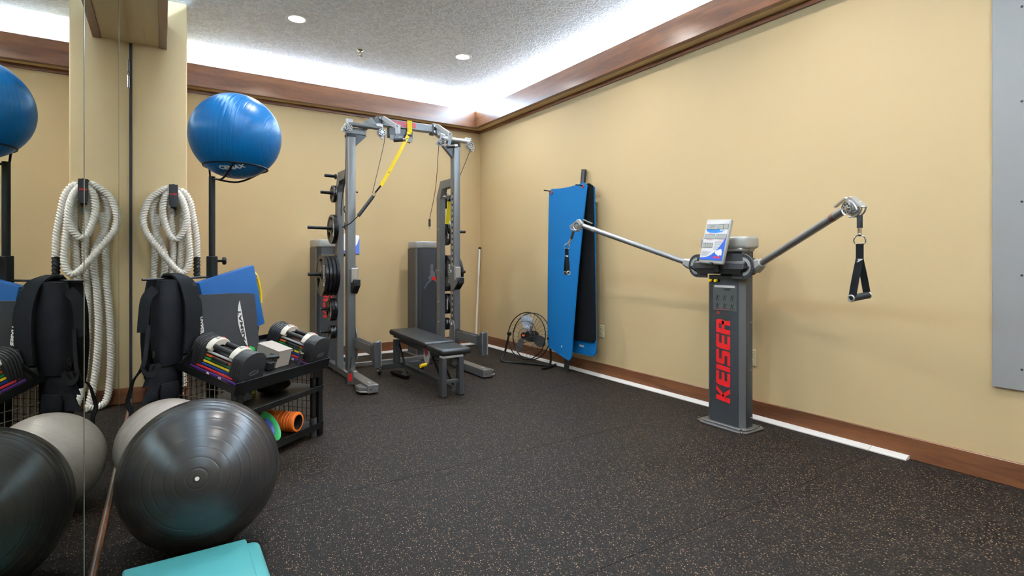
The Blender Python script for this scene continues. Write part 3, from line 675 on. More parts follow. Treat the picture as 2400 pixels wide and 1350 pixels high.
dA = dumbbell(db0, 'black adjustable dumbbell with coloured rails at the left end of the tray', db0 @ Vector((0, DBL/2, 0)))
TT2 = TT @ Matrix.Translation((0.650, -0.034, 0.0))
dB = dup(dA, TT2 @ Vector((0, DBL/2, 0)), (0,0,0), 'black adjustable dumbbell with coloured rails at the right end of the tray')
# ------------------------------------------------------------------ other gear on the tray
M['box_card'] = mat('grey_carton', (168, 160, 152), 0.6, var=0.03)
bxT = TT @ Matrix.Translation((0.355, 0.055, 0.0))
gb = thing('carton_box', 'small grey carton with dark lettering at the front of the tray', 'box', bxT @ Vector((0.06, 0.06, 0)))
obj('carton', MB(bxT).bx(0, 0.118, 0, 0.165, 0.0005, 0.108, bev=0.001), 'box_card', gb)
obj('lid', MB(bxT).bx(-0.0012, 0.1192, -0.0012, 0.1662, 0.105, 0.1092), 'box_card', gb)
obj('lettering', MB(bxT).text('TRIGGERPOINT', 0.021, frame((-0.0006, 0.072, 0.045), (0,-1,0), (0,0,1), (-1,0,0)), off=0.0004), 'dark_print', gb)
obj('lettering', MB(bxT).text('mb', 0.03, frame((-0.0006, 0.04, 0.075), (0,-1,0), (0,0,1), (-1,0,0)), off=0.0004), 'dark_print', gb)
jh = thing('skipping_rope_grip', 'short black handle with a red and white end lying against the carton', 'handle', TT @ Vector((0.30, 0.08, 0.0)))
obj('grip', MB(TT).cyl((0.352, 0.045, 0.082), (0.262, 0.115, 0.060), 0.0125, n=14), 'rubber', jh)
obj('end_cap', MB(TT).cyl((0.262, 0.115, 0.060), (0.238, 0.134, 0.054), 0.0105, n=12), 'white_plastic', jh)
obj('red_band', MB(TT).cyl((0.264, 0.1134, 0.0605), (0.256, 0.1196, 0.0586), 0.0132, n=12), 'red', jh)
obj('rest_block', MB(TT).bx(0.285, 0.335, 0.045, 0.11, 0.0, 0.052, bev=0.006), 'rubber', jh)
def capped(x, y, lab):
    b = thing('hand_grip_weight', lab, 'handle', TT @ Vector((x, y, 0)))
    obj('barrel', MB(TT).cyl((x, y, 0.001), (x+0.006, y, 0.078), 0.012, n=16), 'graphite_dark', b)
    obj('end_cap', MB(TT).lathe([(0,0),(0.017,0),(0.019,0.004),(0.016,0.011),(0,0.013)], (x+0.006, y, 0.077), (0.08,0,1), 20), 'chrome', b)
capped(0.502, 0.085, 'silver-capped grey grip standing between the carton and the right dumbbell, farther one')
capped(0.524, 0.02, 'silver-capped grey grip standing beside the right dumbbell, nearer the tray edge')
M['green_latex'] = mat('green_latex', (40, 160, 62), 0.45, var=0.12, scale=20)
def crumple(u, v):
    x = 0.27+0.13*u; yv_ = 0.230+0.045*v
    return (x, yv_, 0.012+0.075*math.sin(math.pi*u)*math.sin(math.pi*v)*(0.75+0.25*math.sin(9*u+4*v))+0.006*math.sin(15*u-9*v))
tag(obj('exercise_band', MB(TT).surf(crumple, 16, 12, th=0.003), 'green_latex', smooth=50), 'crumpled bright green latex exercise band behind the grey carton', 'band')
M['abmat'] = mat('black_eva_foam', (38, 37, 38), 0.65, var=0.05, bump=0.2)
# curved black sit-up pad leaning on the blue pad
am = thing('situp_pad', 'curved black foam sit-up pad with a white printed mark leaning on the tray', 'pad', cw(0.27, 0.25, zt(0.25)))
def abm(u, v, off=0.0):
    x = 0.070+0.435*u+0.03*(1-v); a = (u-0.5)*2
    yv_ = 0.345+0.012*v-0.060*math.cos(a*1.2)+0.05*abs(a)**3*0.3-off
    return (x, yv_, zt(0.31)+0.006+0.385*v+0.012*math.cos(a*1.3)-0.02*u*v)
obj('pad', MB(CF).surf(lambda u, v: abm(u, v), 24, 12, th=0.034), 'abmat', am, smooth=50)
# white sail-shaped mark with dark letters running up it
def abp(pu, pv, off): return Vector(abm(pu, pv, off))
mk = MB(CF); nseg = 20
Lft = []; Rgt = []
for k in range(nseg+1):
    t = k/nseg; v_ = 0.08+0.80*t
    Rgt.append((0.655-0.085*t, v_)); Lft.append((0.655-0.085*t-0.105*math.sin(math.pi*t)**0.8, v_))
vl = [mk.bm.verts.new(abp(p[0], p[1], 0.0012)) for p in Lft]; vr = [mk.bm.verts.new(abp(p[0], p[1], 0.0012)) for p in Rgt]
for k in range(nseg):
    mk.bm.faces.new((vl[k], vr[k], vr[k+1], vl[k+1]))
mk._place(vl+vr); obj('printed_mark', mk, 'white_print', am)
lt = MB()
lt.text('ABMAT', 0.038, Matrix.Rotation(R(90), 4, 'Z'), ext=0.0, off=0.001)
for v in lt.bm.verts:
    p = abp(0.567-0.085*v.co.y*4.4/0.8+v.co.x*2.2, 0.46+v.co.y*4.4, 0.0022); v.co = CF @ p
obj('lettering', lt, 'abmat', am)
M['blue_foam'] = mat('blue_foam', (0, 80, 142), 0.7, var=0.05, scale=8, bump=0.25, bscale=260)
bpT = CF @ Matrix.Translation((0.385, 0.423, 0.895)) @ Matrix.Rotation(R(-1), 4, 'X') @ Matrix.Rotation(R(-13), 4, 'Y')
tag(obj('balance_pad', MB(bpT).bx(-0.222, 0.222, -0.025, 0.025, -0.205, 0.210, bev=0.006, seg=2), 'blue_foam'), 'thick blue foam balance pad standing at the back of the cart tray', 'pad')
rb = thing('resistance_tube', 'yellow resistance tube with black cord and white clip hanging behind the blue pad', 'band', cw(0.64, 0.44, 0.9))
obj('yellow_tube', MB(CF).tube(catmull([(0.602,0.455,1.09),(0.625,0.452,1.085),(0.650,0.450,1.02),(0.665,0.450,0.95),(0.668,0.450,0.885)],8), 0.0095, 10), 'yellow_plastic', rb)
Qb = catmull([(0.600,0.462,1.10),(0.622,0.462,1.04),(0.640,0.462,0.97),(0.648,0.462,0.90),(0.65,0.462,0.78),(0.65,0.475,0.66)], 10)
obj('braided_cord', MB(CF).tube(Qb, 0.012, 10, lobes=3, lobe=0.18, twist=0.5), 'rubber', rb, smooth=80)
obj('snap_clip', MB(CF).torus((0.597,0.450,1.100), (0.3,1,0.2), 0.013, 0.003, 16, 6).torus((0.614,0.448,1.072), (0.9,0.6,0.2), 0.014, 0.003, 16, 6), 'white_plastic', rb)
obj('hang_loop', MB(CF).tube([(0.600,0.462,1.10),(0.50,0.50,1.09),(PXL+0.03, PYL+0.02, 1.085)], 0.004, 6), 'rubber', rb)
# lower shelves
def pouchf(u, v):
    a = 2*math.pi*u; r = math.sin(math.pi*(0.02+0.96*v))
    k = 1+0.12*math.sin(3*a+2)+0.08*math.sin(5*a)
    return (0.475+0.115*r*k*math.cos(a), 0.17+0.09*r*k*math.sin(a), 0.336+0.085*(1-math.cos(math.pi*v))/2*(0.8+0.25*math.cos(a-0.4)))
tag(obj('gear_pouch', MB(CF).surf(pouchf, 24, 12, closed_u=True), 'fabric_black', smooth=70), 'soft black pouch lying on the middle shelf of the cart', 'pouch')
M['olive'] = mat('olive_plastic', (150, 148, 60), 0.35, var=0.06)
def jar(x, y, lab):
    t = thing('massage_roller', lab, 'roller', cw(x, y, 0.336))
    obj('barrel', MB(CF).cyl((x, y, 0.336), (x, y, 0.402), 0.020, n=16), 'olive', t)
    for z in (0.345, 0.393): obj('band', MB(CF).torus((x, y, z), (0,0,1), 0.020, 0.003, 18, 6), 'chrome', t)
jar(0.27, 0.20, 'small olive roller with shiny bands on the middle shelf, left one'); jar(0.345, 0.22, 'small olive roller with shiny bands on the middle shelf beside the pouch')
M['orange_foam'] = mat('orange_foam', (236, 112, 24), 0.55, var=0.05)
fr = thing('foam_roller', 'orange grooved foam roller with a black hollow core on the bottom shelf', 'roller', cw(0.40, 0.14, 0.08))
e0 = Vector((0.50, 0.0, 0.1445)); e1 = Vector((0.47, 0.34, 0.1445)); ax_ = (e1-e0).normalized(); Lr = (e1-e0).length
pf = [(0.047, 0.0), (0.058, 0.001), (0.062, 0.006)]
s_ = 0.006
while s_ < Lr-0.02:
    wdt = 0.016 if (int(s_*40) % 3) else 0.03
    pf += [(0.063, s_+0.002), (0.063, s_+wdt-0.004), (0.0585, s_+wdt-0.002), (0.0585, s_+wdt+0.002)]; s_ += wdt+0.004
pf += [(0.062, Lr-0.006), (0.058, Lr), (0.047, Lr)]
rr_ = MB(CF); rr_.lathe(pf, e0, ax_, 36); obj('foam_sleeve', rr_, 'orange_foam', fr)
obj('core', MB(CF).lathe([(0.0472, 0.0), (0.0472, Lr), (0.044, Lr), (0.044, 0.0)], e0, ax_, 30, closed=True).cyl(e0+ax_*0.05, e0+ax_*0.055, 0.0445, n=24), 'rubber', fr)
gd = thing('balance_disc', 'green and blue dished plastic disc leaning on the foam roller', 'disc', cw(0.31, 0.02, 0.08))
dc = Vector((0.275, 0.03, 0.178)); dn = Vector((0.30, -0.80, 0.52)).normalized()
M['green_plastic'] = mat('green_plastic', (14, 142, 72), 0.4, var=0.04)
obj('rim', MB(CF).lathe([(0.06, 0.0), (0.085, 0.004), (0.098, 0.012), (0.1, 0.006), (0.085, -0.003), (0.06, -0.006)], dc, dn, 36, closed=True), 'green_plastic', gd)
obj('centre', MB(CF).lathe([(0, -0.016), (0.045, -0.012), (0.061, -0.002), (0.061, -0.006), (0.045, -0.018), (0, -0.021)], dc, dn, 30), 'royal', gd)
# ------------------------------------------------------------------ half rack
RL0, RL1, RR0, RR1 = 1.51, 1.587, 2.66, 2.735     # uprights, left and right
RY0, RY1, RYB = 5.25, 5.345, 5.62                  # front face, back face, rear posts
M['slot_light'] = mat('pale_slot_plate', (176, 170, 156), 0.5, metal=0.3)
M['hole'] = mat('hole_black', (8, 8, 9), 0.7)
rk = thing('half_rack', 'grey steel half rack with pulley arch, plate posts and air columns by the end wall', 'rack', (2.12, 5.4, 0))
TOPZ = {0: 2.40, 1: 2.43}
for side, (x0, x1) in enumerate(((RL0, RL1), (RR0, RR1))):
    s_ = -1 if side == 0 else 1
    up = obj('upright', MB().bx(x0, x1, RY0, RY1, 0.075, TOPZ[side], bev=0.006, seg=2), 'graphite', rk)
    obj('top_cap', MB().bx(x0-0.004, x1+0.004, RY0-0.004, RY1+0.004, TOPZ[side]-0.02, TOPZ[side]+0.012, bev=0.004), 'steel_black', up)
    xs = x1 if side == 0 else x0                      # face with the slots looks to the middle of the rack
    for k in range(26):
        z = 0.32+0.062*k
        if side == 0 and k % 1: continue
        obj('slot_bush', MB().cyl((xs-0.0005, RY0+0.045, z), (xs+(0.002 if side == 0 else -0.002), RY0+0.045, z), 0.017, n=14), 'slot_light', up)
        obj('slot', MB().bx(xs-0.0015, xs+0.0015, RY0+0.034, RY0+0.056, z+0.022, z+0.042), 'hole', up)
    # rear plate post, bent forward at the top
    prof_ = [(RYB, 0.075), (RYB+0.09, 0.075), (RYB+0.09, 1.90), (RYB-0.01, 2.075), (RY1-0.002, 2.075), (RY1-0.002, 1.985), (RYB-0.055, 1.985), (RYB, 1.87)]
    xa, xb = (x0, x1-0.012) if side == 0 else (x0+0.004, x1-0.004)
    rp = obj('plate_post', MB().prism(prof_, 0, xb-xa, frame((xa, 0, 0), (0,1,0), (0,0,1), (1,0,0)), bev=0.004), 'graphite', rk)
    for z in (0.44, 0.675, 1.029, 1.502): obj('bolt', MB().lathe([(0,0),(0.012,0),(0.010,0.006),(0,0.008)], (xa if side else xb, RYB+0.03, z+0.02), (-1 if side else 1, 0, 0), 10), 'chrome', rp)
    for z, L_ in ((2.04, 0.115), (1.866, 0.155), (1.502, 0.28), (1.029, 0.278), (0.675, 0.155), (0.442, 0.155)):
        xo = (x0 if side == 0 else x1-0.004)
        pg = obj('plate_peg', MB().cyl((xo, RYB+0.045, z), (xo+s_*L_, RYB+0.045, z+0.004), 0.0165, n=16).cyl((xo, RYB+0.045, z), (xo+s_*0.012, RYB+0.045, z), 0.03, n=16), 'steel_black', rk)
        obj('peg_tip', MB().cyl((xo+s_*L_, RYB+0.045, z+0.004), (xo+s_*(L_+0.004), RYB+0.045, z+0.004), 0.0168, n=16), 'graphite_dark', pg)
    # foot with treadle
    fx0, fx1 = (1.50, 1.60) if side == 0 else (2.665, 2.765)
    ft = obj('foot', MB().bx(fx0, fx1, 4.622, 5.28, 0.012, 0.086, bev=0.004).bx(fx0+0.018, fx1-0.018, 5.28, 6.08, 0.012, 0.075, bev=0.004), 'graphite', rk)
    for y_ in (4.70, 5.75): obj('foot_pad', MB().bx(fx0+0.01, fx1-0.01, y_-0.04, y_+0.04, 0.0, 0.0125), 'rubber', ft)
    xo = fx0 if side == 0 else fx1
    td = obj('treadle', MB().prism([(0, 0), (s_*0.055, 0.03), (s_*0.07, 0.10), (s_*0.02, 0.11), (0, 0.09)], 0, 0.012, frame((xo, 4.80, -0.0+0.012), (1,0,0), (0,-1,0), (0,0,1)) if False else frame((xo, 4.625, 0.02), (1,0,0), (0,1,0), (0,0,1)), bev=0.002), 'silver', ft)
    obj('treadle_side', MB().prism([(0, 0), (s_*0.06, 0.05), (s_*0.06, 0.16), (0, 0.19)], 0, 0.05, frame((xo, 4.63, 0.015), (1,0,0), (0,1,0), (0,0,1)), bev=0.003), 'graphite', ft)
    for dx in (0.028, 0.072): obj('bolt', MB().lathe([(0,0),(0.008,0),(0.007,0.004),(0,0.005)], (fx0+dx, 4.622, 0.048), (0,-1,0), 10), 'chrome', ft)
    obj('treadle_mark', MB().bx(fx0+0.03, fx0+0.055, 4.68, 4.73, 0.086, 0.092), 'silver', ft)
    # post gusset at the base
    obj('base_gusset', MB().bx(x0-0.012, x1+0.012, RY0-0.012, RY1+0.012, 0.08, 0.094, bev=0.003), 'silver_cap', rk)
    # lever and name plate by the post
    if side == 0:
        lv = obj('lock_lever', MB().bar((x0+0.01, RY0-0.03, 0.05), (x0+0.03, RY0-0.02, 0.235), 0.022, 0.008, up=(1,-0.6,0)), 'chrome', rk)
        pl_ = obj('name_plate', MB().prism([(-0.03,0),(0.03,0),(0.03,0.12),(0.0,0.15),(-0.03,0.12)], 0, 0.006, frame((x0-0.028, 5.06, 0.012), (0.78,-0.62,0), (0,0,1), (-0.62,-0.78,0)), bev=0.002), 'graphite', rk)
        obj('name_print', MB().bx(-0.016, 0.016, 0.035, 0.10, 0.006, 0.0072, T=frame((x0-0.028, 5.06, 0.012), (0.78,-0.62,0), (0,0,1), (-0.62,-0.78,0))), 'red', pl_)
        for dz in (0.018, 0.118): obj('bolt', MB().cyl((x0-0.034, 5.053, 0.012+dz), (x0-0.038, 5.048, 0.012+dz), 0.006, n=8), 'chrome', pl_)
    # bar catch
    jx = (x1-0.012, x1+0.018) if side == 0 else (x0-0.012, x0+0.018)
    jp = [(5.345, 1.02), (5.345, 0.93), (5.26, 0.845), (5.165, 0.90), (5.12, 0.965), (5.12, 1.0), (5.195, 0.95), (5.235, 0.985), (5.235, 1.10), (5.345, 1.10)]
    jp = [(5.33, 1.06), (5.35, 0.95), (5.29, 0.85), (5.24, 0.845), (5.15, 0.93), (5.135, 0.985), (5.165, 0.99), (5.20, 0.945), (5.225, 0.96), (5.225, 1.10), (5.255, 1.12), (5.30, 1.10)]
    x_in = x1 if side == 0 else x0-0.014
    jh_ = obj('bar_catch', MB().prism(jp, 0, 0.014, frame((x_in, 0, 0), (0,1,0), (0,0,1), (1,0,0)), bev=0.003), 'graphite', rk)
    xc_ = (x0+x1)/2 + (0.02 if side == 0 else -0.005)
    obj('catch_pad', MB().bx(xc_-0.034, xc_+0.034, 5.218, 5.249, 0.955, 1.10, bev=0.006), 'silver', jh_)
    obj('catch_lip', MB().prism([(5.135,0.93),(5.225,0.855),(5.245,0.862),(5.245,0.955),(5.205,0.942),(5.165,0.995),(5.135,0.99)], 0, 0.062, frame((xc_-0.031, 0, 0), (0,1,0), (0,0,1), (1,0,0)), bev=0.004), 'rubber', jh_)
    obj('height_sticker', MB().bx(x_in-0.0015 if side else x_in+0.0135, x_in+0.0005 if side else x_in+0.0155, 5.285, 5.315, 1.04, 1.07), 'white_plastic', jh_)
    # safety arm reaching forward
    ax0 = x1-0.02 if side == 0 else x0-0.005
    sa = obj('safety_arm', MB().bx(ax0, ax0+0.05, 4.66, RY0, 0.325, 0.415, bev=0.004), 'graphite', rk)
    obj('arm_top_liner', MB().bx(ax0+0.006, ax0+0.044, 4.68, RY0-0.01, 0.415, 0.421), 'rubber', sa)
    ep = [(-0.075, 0.30), (0.0, 0.215), (0.02, 0.225), (0.02, 0.45), (-0.02, 0.46), (-0.03, 0.42)]
    obj('arm_end_stop', MB().prism([(4.74, 0.325), (4.66, 0.225), (4.625, 0.225), (4.625, 0.455), (4.655, 0.462), (4.665, 0.42), (4.74, 0.415)], 0, 0.058, frame((ax0-0.004, 0, 0), (0,1,0), (0,0,1), (1,0,0)), bev=0.004), 'graphite_dark', sa)
    obj('arm_end_trim', MB().bx(ax0+0.048, ax0+0.058, 4.612, 4.63, 0.235, 0.468, bev=0.004), 'silver', sa)
    obj('arm_bracket', MB().prism([(5.22,0.20),(5.33,0.20),(5.35,0.34),(5.33,0.49),(5.26,0.52),(5.22,0.44)], 0, 0.012, frame((x1 if side == 0 else x0-0.012, 0, 0), (0,1,0), (0,0,1), (1,0,0)), bev=0.003), 'graphite', sa)
    obj('height_sticker', MB().bx((x1+0.0125) if side == 0 else (x0-0.0135), (x1+0.0145) if side == 0 else (x0-0.0115), 5.275, 5.305, 0.465, 0.495), 'white_plastic', sa)
    # air column behind, with silver cap
    tx0, tx1 = (1.41, 1.71) if side == 0 else (2.592, 2.892)
    ty = 6.10; ch = 0.055
    tp = [(tx0, ty+0.30), (tx0, ty+ch), (tx0+ch, ty), (tx1-ch, ty), (tx1, ty+ch), (tx1, ty+0.30)]
    ac = obj('air_column', MB().prism(tp, 0.02, 1.315), 'graphite_dark', rk)
    for xx in (tx0, tx1-0.012):
        obj('column_trim', MB().prism([(xx, ty+0.06), (xx, ty+0.03), (xx+0.012, ty+0.02), (xx+0.012, ty+0.06)], 0.02, 1.315), 'graphite', ac)
    cpm = MB().prism([(p[0]+(0.003 if p[0] > (tx0+tx1)/2 else -0.003), p[1]-0.003) for p in tp], 1.315, 1.402, bev=0.016, seg=3)
    obj('column_cap', cpm, 'silver_cap', ac)
    obj('column_base', MB().bx(tx0-0.03, tx1+0.03, ty-0.06, ty+0.33, 0.004, 0.02, bev=0.003), 'graphite', ac)
    for xx in (tx0-0.015, tx1+0.015): obj('bolt', MB().lathe([(0,0),(0.014,0),(0.012,0.008),(0,0.01)], (xx, ty-0.04, 0.02), (0,0,1), 10), 'chrome', ac)
    obj('foot_link', MB().bx(fx0+0.02, fx1-0.02, 6.0, 6.12, 0.012, 0.06), 'graphite', ac)
    if side == 0:
        lb = MB(); letters(lb, 'KEISER', 0.10, frame((1.585, ty-0.0005, 0.53), (0,0,1), (-1,0,0), (0,-1,0))); obj('column_name', lb, 'red', ac)
    else:
        fg = MB(); Tf = frame((0, ty-0.0006, 0), (1,0,0), (0,0,1), (0,-1,0))
        for poly in ([(2.760,1.085),(2.775,1.125),(2.795,1.125),(2.805,1.095),(2.795,1.06),(2.775,1.055)], [(2.755,1.05),(2.80,1.06),(2.832,1.00),(2.825,0.955),(2.78,0.955),(2.765,1.0)], [(2.80,1.055),(2.815,1.05),(2.85,1.00),(2.86,1.035),(2.845,1.07),(2.83,1.06),(2.835,1.035)],
                     [(2.765,1.0),(2.78,0.955),(2.75,0.93),(2.735,0.95)], [(2.775,0.945),(2.80,0.935),(2.755,0.90),(2.72,0.875),(2.712,0.888)], [(2.712,0.89),(2.728,0.88),(2.705,0.845),(2.690,0.815),(2.682,0.83)], [(2.81,0.935),(2.83,0.94),(2.86,0.90),(2.885,0.845),(2.87,0.84),(2.845,0.885)]):
            fg.prism(poly, 0, 0.001, Tf)
        obj('runner_figure', fg, mat('silver_ink', (120, 122, 126), 0.4, metal=0.4), ac)
        obj('runner_shorts', MB().prism([(2.785,0.965),(2.828,0.965),(2.845,0.93),(2.81,0.918),(2.79,0.93)], 0.001, 0.0018, Tf), 'red', ac)
# low crossbar between the feet, arch on top
obj('base_crossbar', MB().bx(1.60, 2.665, 5.80, 5.85, 0.02, 0.06, bev=0.003), 'graphite', rk)
cb = obj('arch_bar', MB().bx(1.85, 2.41, 5.262, 5.335, 2.532, 2.612, bev=0.006), 'graphite', rk)
lb = MB(); letters(lb, 'KEISER', 0.052, frame((1.965, 5.2612, 2.548), (1,0,0), (0,0,1), (0,-1,0))); obj('arch_name', lb, 'red_faded', cb)
obj('cable_housing', MB().bx(1.93, 2.19, 5.27, 5.33, 2.43, 2.532, bev=0.006), 'graphite_dark', cb)
obj('housing_lip', MB().bx(1.94, 2.18, 5.262, 5.27, 2.40, 2.45), 'graphite', cb)
M['graphite_hi'] = M['graphite']
for s_, xh, xd0, xd1, xp in ((-1, 1.83, 1.775, 1.655, 1.548), (1, 2.43, 2.455, 2.60, 2.70)):
    tz = 2.47
    obj('hinge_block', MB().bx(xh-0.025, xh+0.025, 5.25, 5.345, 2.515, 2.625, bev=0.004), 'graphite_dark', rk)
    for z in (2.54, 2.60): obj('hinge_bolt', MB().cyl((xh, 5.25, z), (xh, 5.24, z), 0.012, n=10), 'chrome', rk)
    obj('arch_leg', MB().bar((xd0, 5.298, 2.575), (xd1, 5.298, 2.475), 0.07, 0.075, up=(0,0,1)), 'graphite', rk)
    obj('arch_foot', MB().bx(min(xd1, xp)-0.04, max(xd1, xp)+0.04, 5.265, 5.33, 2.412 if s_ < 0 else 2.442, 2.475, bev=0.004), 'graphite', rk)
    gp_ = [(xp, 2.41), (xp-s_*0.16, 2.41), (xp-s_*0.04, 2.29), (xp, 2.29)]
    obj('arch_gusset', MB().prism(gp_, 0, 0.05, frame((0, 5.325, 0), (1,0,0), (0,0,1), (0,-1,0))), 'graphite_dark', rk)
    # folding pull-up handle reaching forward
    h0 = Vector((xh+(0.03 if s_ < 0 else 0.02), 5.235, 2.60)); h1 = Vector((h0.x+(0.10 if s_ < 0 else 0.085), 5.10, 2.49))
    hd = obj('pull_up_arm', MB().bar(h0, h1, 0.042, 0.045, up=(0,0,1), bev=0.005), 'arm_metal', rk)
    cl_ = MB()
    for q in (-0.016, 0.0, 0.016): cl_.cyl(h1+Vector((q, 0, -0.06)), h1+Vector((q, 0, 0.03)), 0.011, n=10)
    obj('arm_collar', cl_, 'silver', hd)
    obj('arm_drop', MB().bar(h1+Vector((0,0,-0.05)), h1+Vector((-0.035, -0.02, -0.14)), 0.035, 0.012, up=(0,1,0)), 'graphite_dark', hd)
    g0 = h1+Vector((-0.05, -0.02, -0.135))
    gr_ = obj('pull_up_grip', MB().cyl(g0, g0+Vector((0.085, -0.02, 0.012)), 0.018, n=16), 'rubber', hd)
    obj('grip_end', MB().cyl(g0+Vector((0.085, -0.02, 0.012)), g0+Vector((0.112, -0.026, 0.016)), 0.0175, n=16), 'silver', hd)
def pulley(parent, c, nrm=(0,-1,0), r=0.038, lead=(-1,0,-0.6)):
    """swivel pulley: wheel with holes between cast cheeks with a pointed cable guard"""
    c = Vector(c); n = Vector(nrm).normalized(); ld = Vector(lead); ld = (ld-n*ld.dot(n)).normalized(); sd = n.cross(ld)
    T = frame(c, ld, sd, n)
    hs = obj('pulley_cheek', MB(T).prism([(-r*1.1, -r*0.5), (-r*0.6, -r*1.1), (r*0.3, -r*1.15), (r*1.3, -r*0.55), (r*2.0, 0.0), (r*1.25, r*0.25), (r*0.2, r*1.15), (-r*0.7, r*1.1), (-r*1.15, r*0.4)], -0.026, -0.016, bev=0.002), 'silver', parent)
    wh = obj('pulley_wheel', MB(T).lathe([(r*0.32, 0.010), (r*0.9, 0.010), (r, 0.014), (r, 0.008), (r*0.86, 0.0), (r, -0.008), (r, -0.014), (r*0.32, -0.012)], (0,0,0), (0,0,1), 24), 'silver', hs)
    hb = MB(T)
    for k in range(8):
        a = 2*math.pi*k/8; hb.cyl((r*0.63*math.cos(a), r*0.63*math.sin(a), 0.009), (r*0.63*math.cos(a), r*0.63*math.sin(a), 0.0108), r*0.17, n=8)
    obj('wheel_holes', hb, 'hole', wh)
    obj('wheel_hub', MB(T).cyl((0,0,-0.014), (0,0,0.016), r*0.3, n=14), 'chrome', hs)
    obj('cable_guard', MB(T).tube(catmull([(-r*0.2, r*1.15, 0.0), (r*0.8, r*0.95, 0.0), (r*1.9, r*0.1, 0.0), (r*1.2, -r*0.5, 0)], 5), 0.0045, 7), 'silver', hs)
    return hs
for xt0, xt1, z_, e0_, e1_ in ((1.535, 1.80, 2.495, (-1,0,-0.65), (0.2,0,-1)), (2.53, 2.80, 2.475, (-1,0,-0.5), (0.5,0,-1))):
    obj('pulley_tube', MB().cyl((xt0-0.03, 5.225, z_), (xt1+0.03, 5.225, z_), 0.024, n=18), 'graphite' if xt0 < 2 else 'silver', rk)
    pulley(rk, (xt0-0.035, 5.20, z_-0.04), lead=e0_); pulley(rk, (xt1+0.032, 5.20, z_-0.045), lead=e1_)
    obj('tube_block', MB().bx(xt0-0.05, xt0+0.01, 5.205, 5.245, z_-0.01, z_+0.045, bev=0.006), 'silver', rk)
    obj('tube_block', MB().bx(xt1-0.02, xt1+0.05, 5.205, 5.245, z_+0.0, z_+0.04, bev=0.006), 'silver', rk)
for pts in ([(1.478,5.20,2.44),(1.476,5.20,2.1),(1.476,5.35,1.72),(1.492,5.42,1.62)], [(1.862,5.20,2.42),(1.84,5.18,2.30),(1.72,5.15,1.83)], [(2.455,5.20,2.42),(2.44,5.25,1.95),(2.438,5.40,1.62)], [(2.842,5.20,2.40),(2.79,5.36,2.12),(2.765,5.42,2.02)]):
    obj('cable', MB().tube(catmull(pts, 6), 0.0032, 6), 'rubber', rk)
obj('cable_stop', MB().cyl((2.438,5.40,1.62), (2.438,5.40,1.54), 0.012, n=10), 'rubber', rk)
obj('cable_eye', MB().torus((2.438,5.40,1.525), (1,0.4,0), 0.012, 0.003, 14, 6), 'chrome', rk)
obj('peg_rail', MB().bx(2.64, 2.735, 5.40, 5.415, 1.86, 1.885), 'silver', rk)
for k in range(6): obj('rail_stud', MB().cyl((2.60+0.022*k, 5.395, 1.875+0.003*k), (2.60+0.022*k, 5.36, 1.875+0.003*k), 0.008, n=8), 'chrome', rk)
obj('spring_pin', MB().cyl((1.587, 5.30, 1.85), (1.615, 5.30, 1.85), 0.006, n=8).cyl((1.612, 5.30, 1.85), (1.622, 5.30, 1.85), 0.011, n=10), 'chrome', rk)
obj('hook_bracket', MB().prism([(5.46,1.50),(5.36,1.44),(5.345,1.30),(5.345,1.52),(5.44,1.56)], 0, 0.03, frame((1.53,0,0),(0,1,0),(0,0,1),(1,0,0))), 'graphite_dark', rk)
obj('hanging_carabiner', MB().tube(catmull([(1.545,5.47,1.72),(1.535,5.47,1.69),(1.545,5.47,1.655),(1.56,5.47,1.66),(1.565,5.47,1.70),(1.555,5.47,1.72)],4,True), 0.006, 6, closed=True).cyl((1.552,5.47,1.655),(1.552,5.47,1.56),0.009,n=8), 'rubber', rk)
dp = obj('display', MB().bx(-0.10, 0.10, -0.012, 0.012, -0.12, 0.12, bev=0.006, T=Matrix.Translation((1.755, 6.00, 1.35)) @ Matrix.Rotation(R(-22), 4, 'X') @ Matrix.Rotation(R(6), 4, 'Y')), 'silver_cap', rk)
Td = Matrix.Translation((1.755, 6.00, 1.35)) @ Matrix.Rotation(R(-22), 4, 'X') @ Matrix.Rotation(R(6), 4, 'Y')
M['panel_white'] = mat('display_white', (214, 216, 220), 0.4, var=0.03); M['panel_blue'] = mat('display_blue', (24, 84, 190), 0.4, var=0.03)
obj('display_face', MB(Td).bx(-0.094, 0.094, -0.0135, -0.0118, -0.112, 0.112), 'panel_white', dp)
pb = MB(Td); pb.prism([(0.094,-0.112),(0.094,0.08),(0.07,0.0),(0.03,-0.05),(-0.02,-0.08),(-0.094,-0.095),(-0.094,-0.112)], 0, 0.001, frame((0,-0.0136,0),(1,0,0),(0,0,1),(0,-1,0))); obj('display_print', pb, 'panel_blue', dp)
obj('display_stalk', MB().cyl((1.72, 6.02, 1.26), (1.69, 6.12, 1.20), 0.015, n=10), 'steel_black', rk)
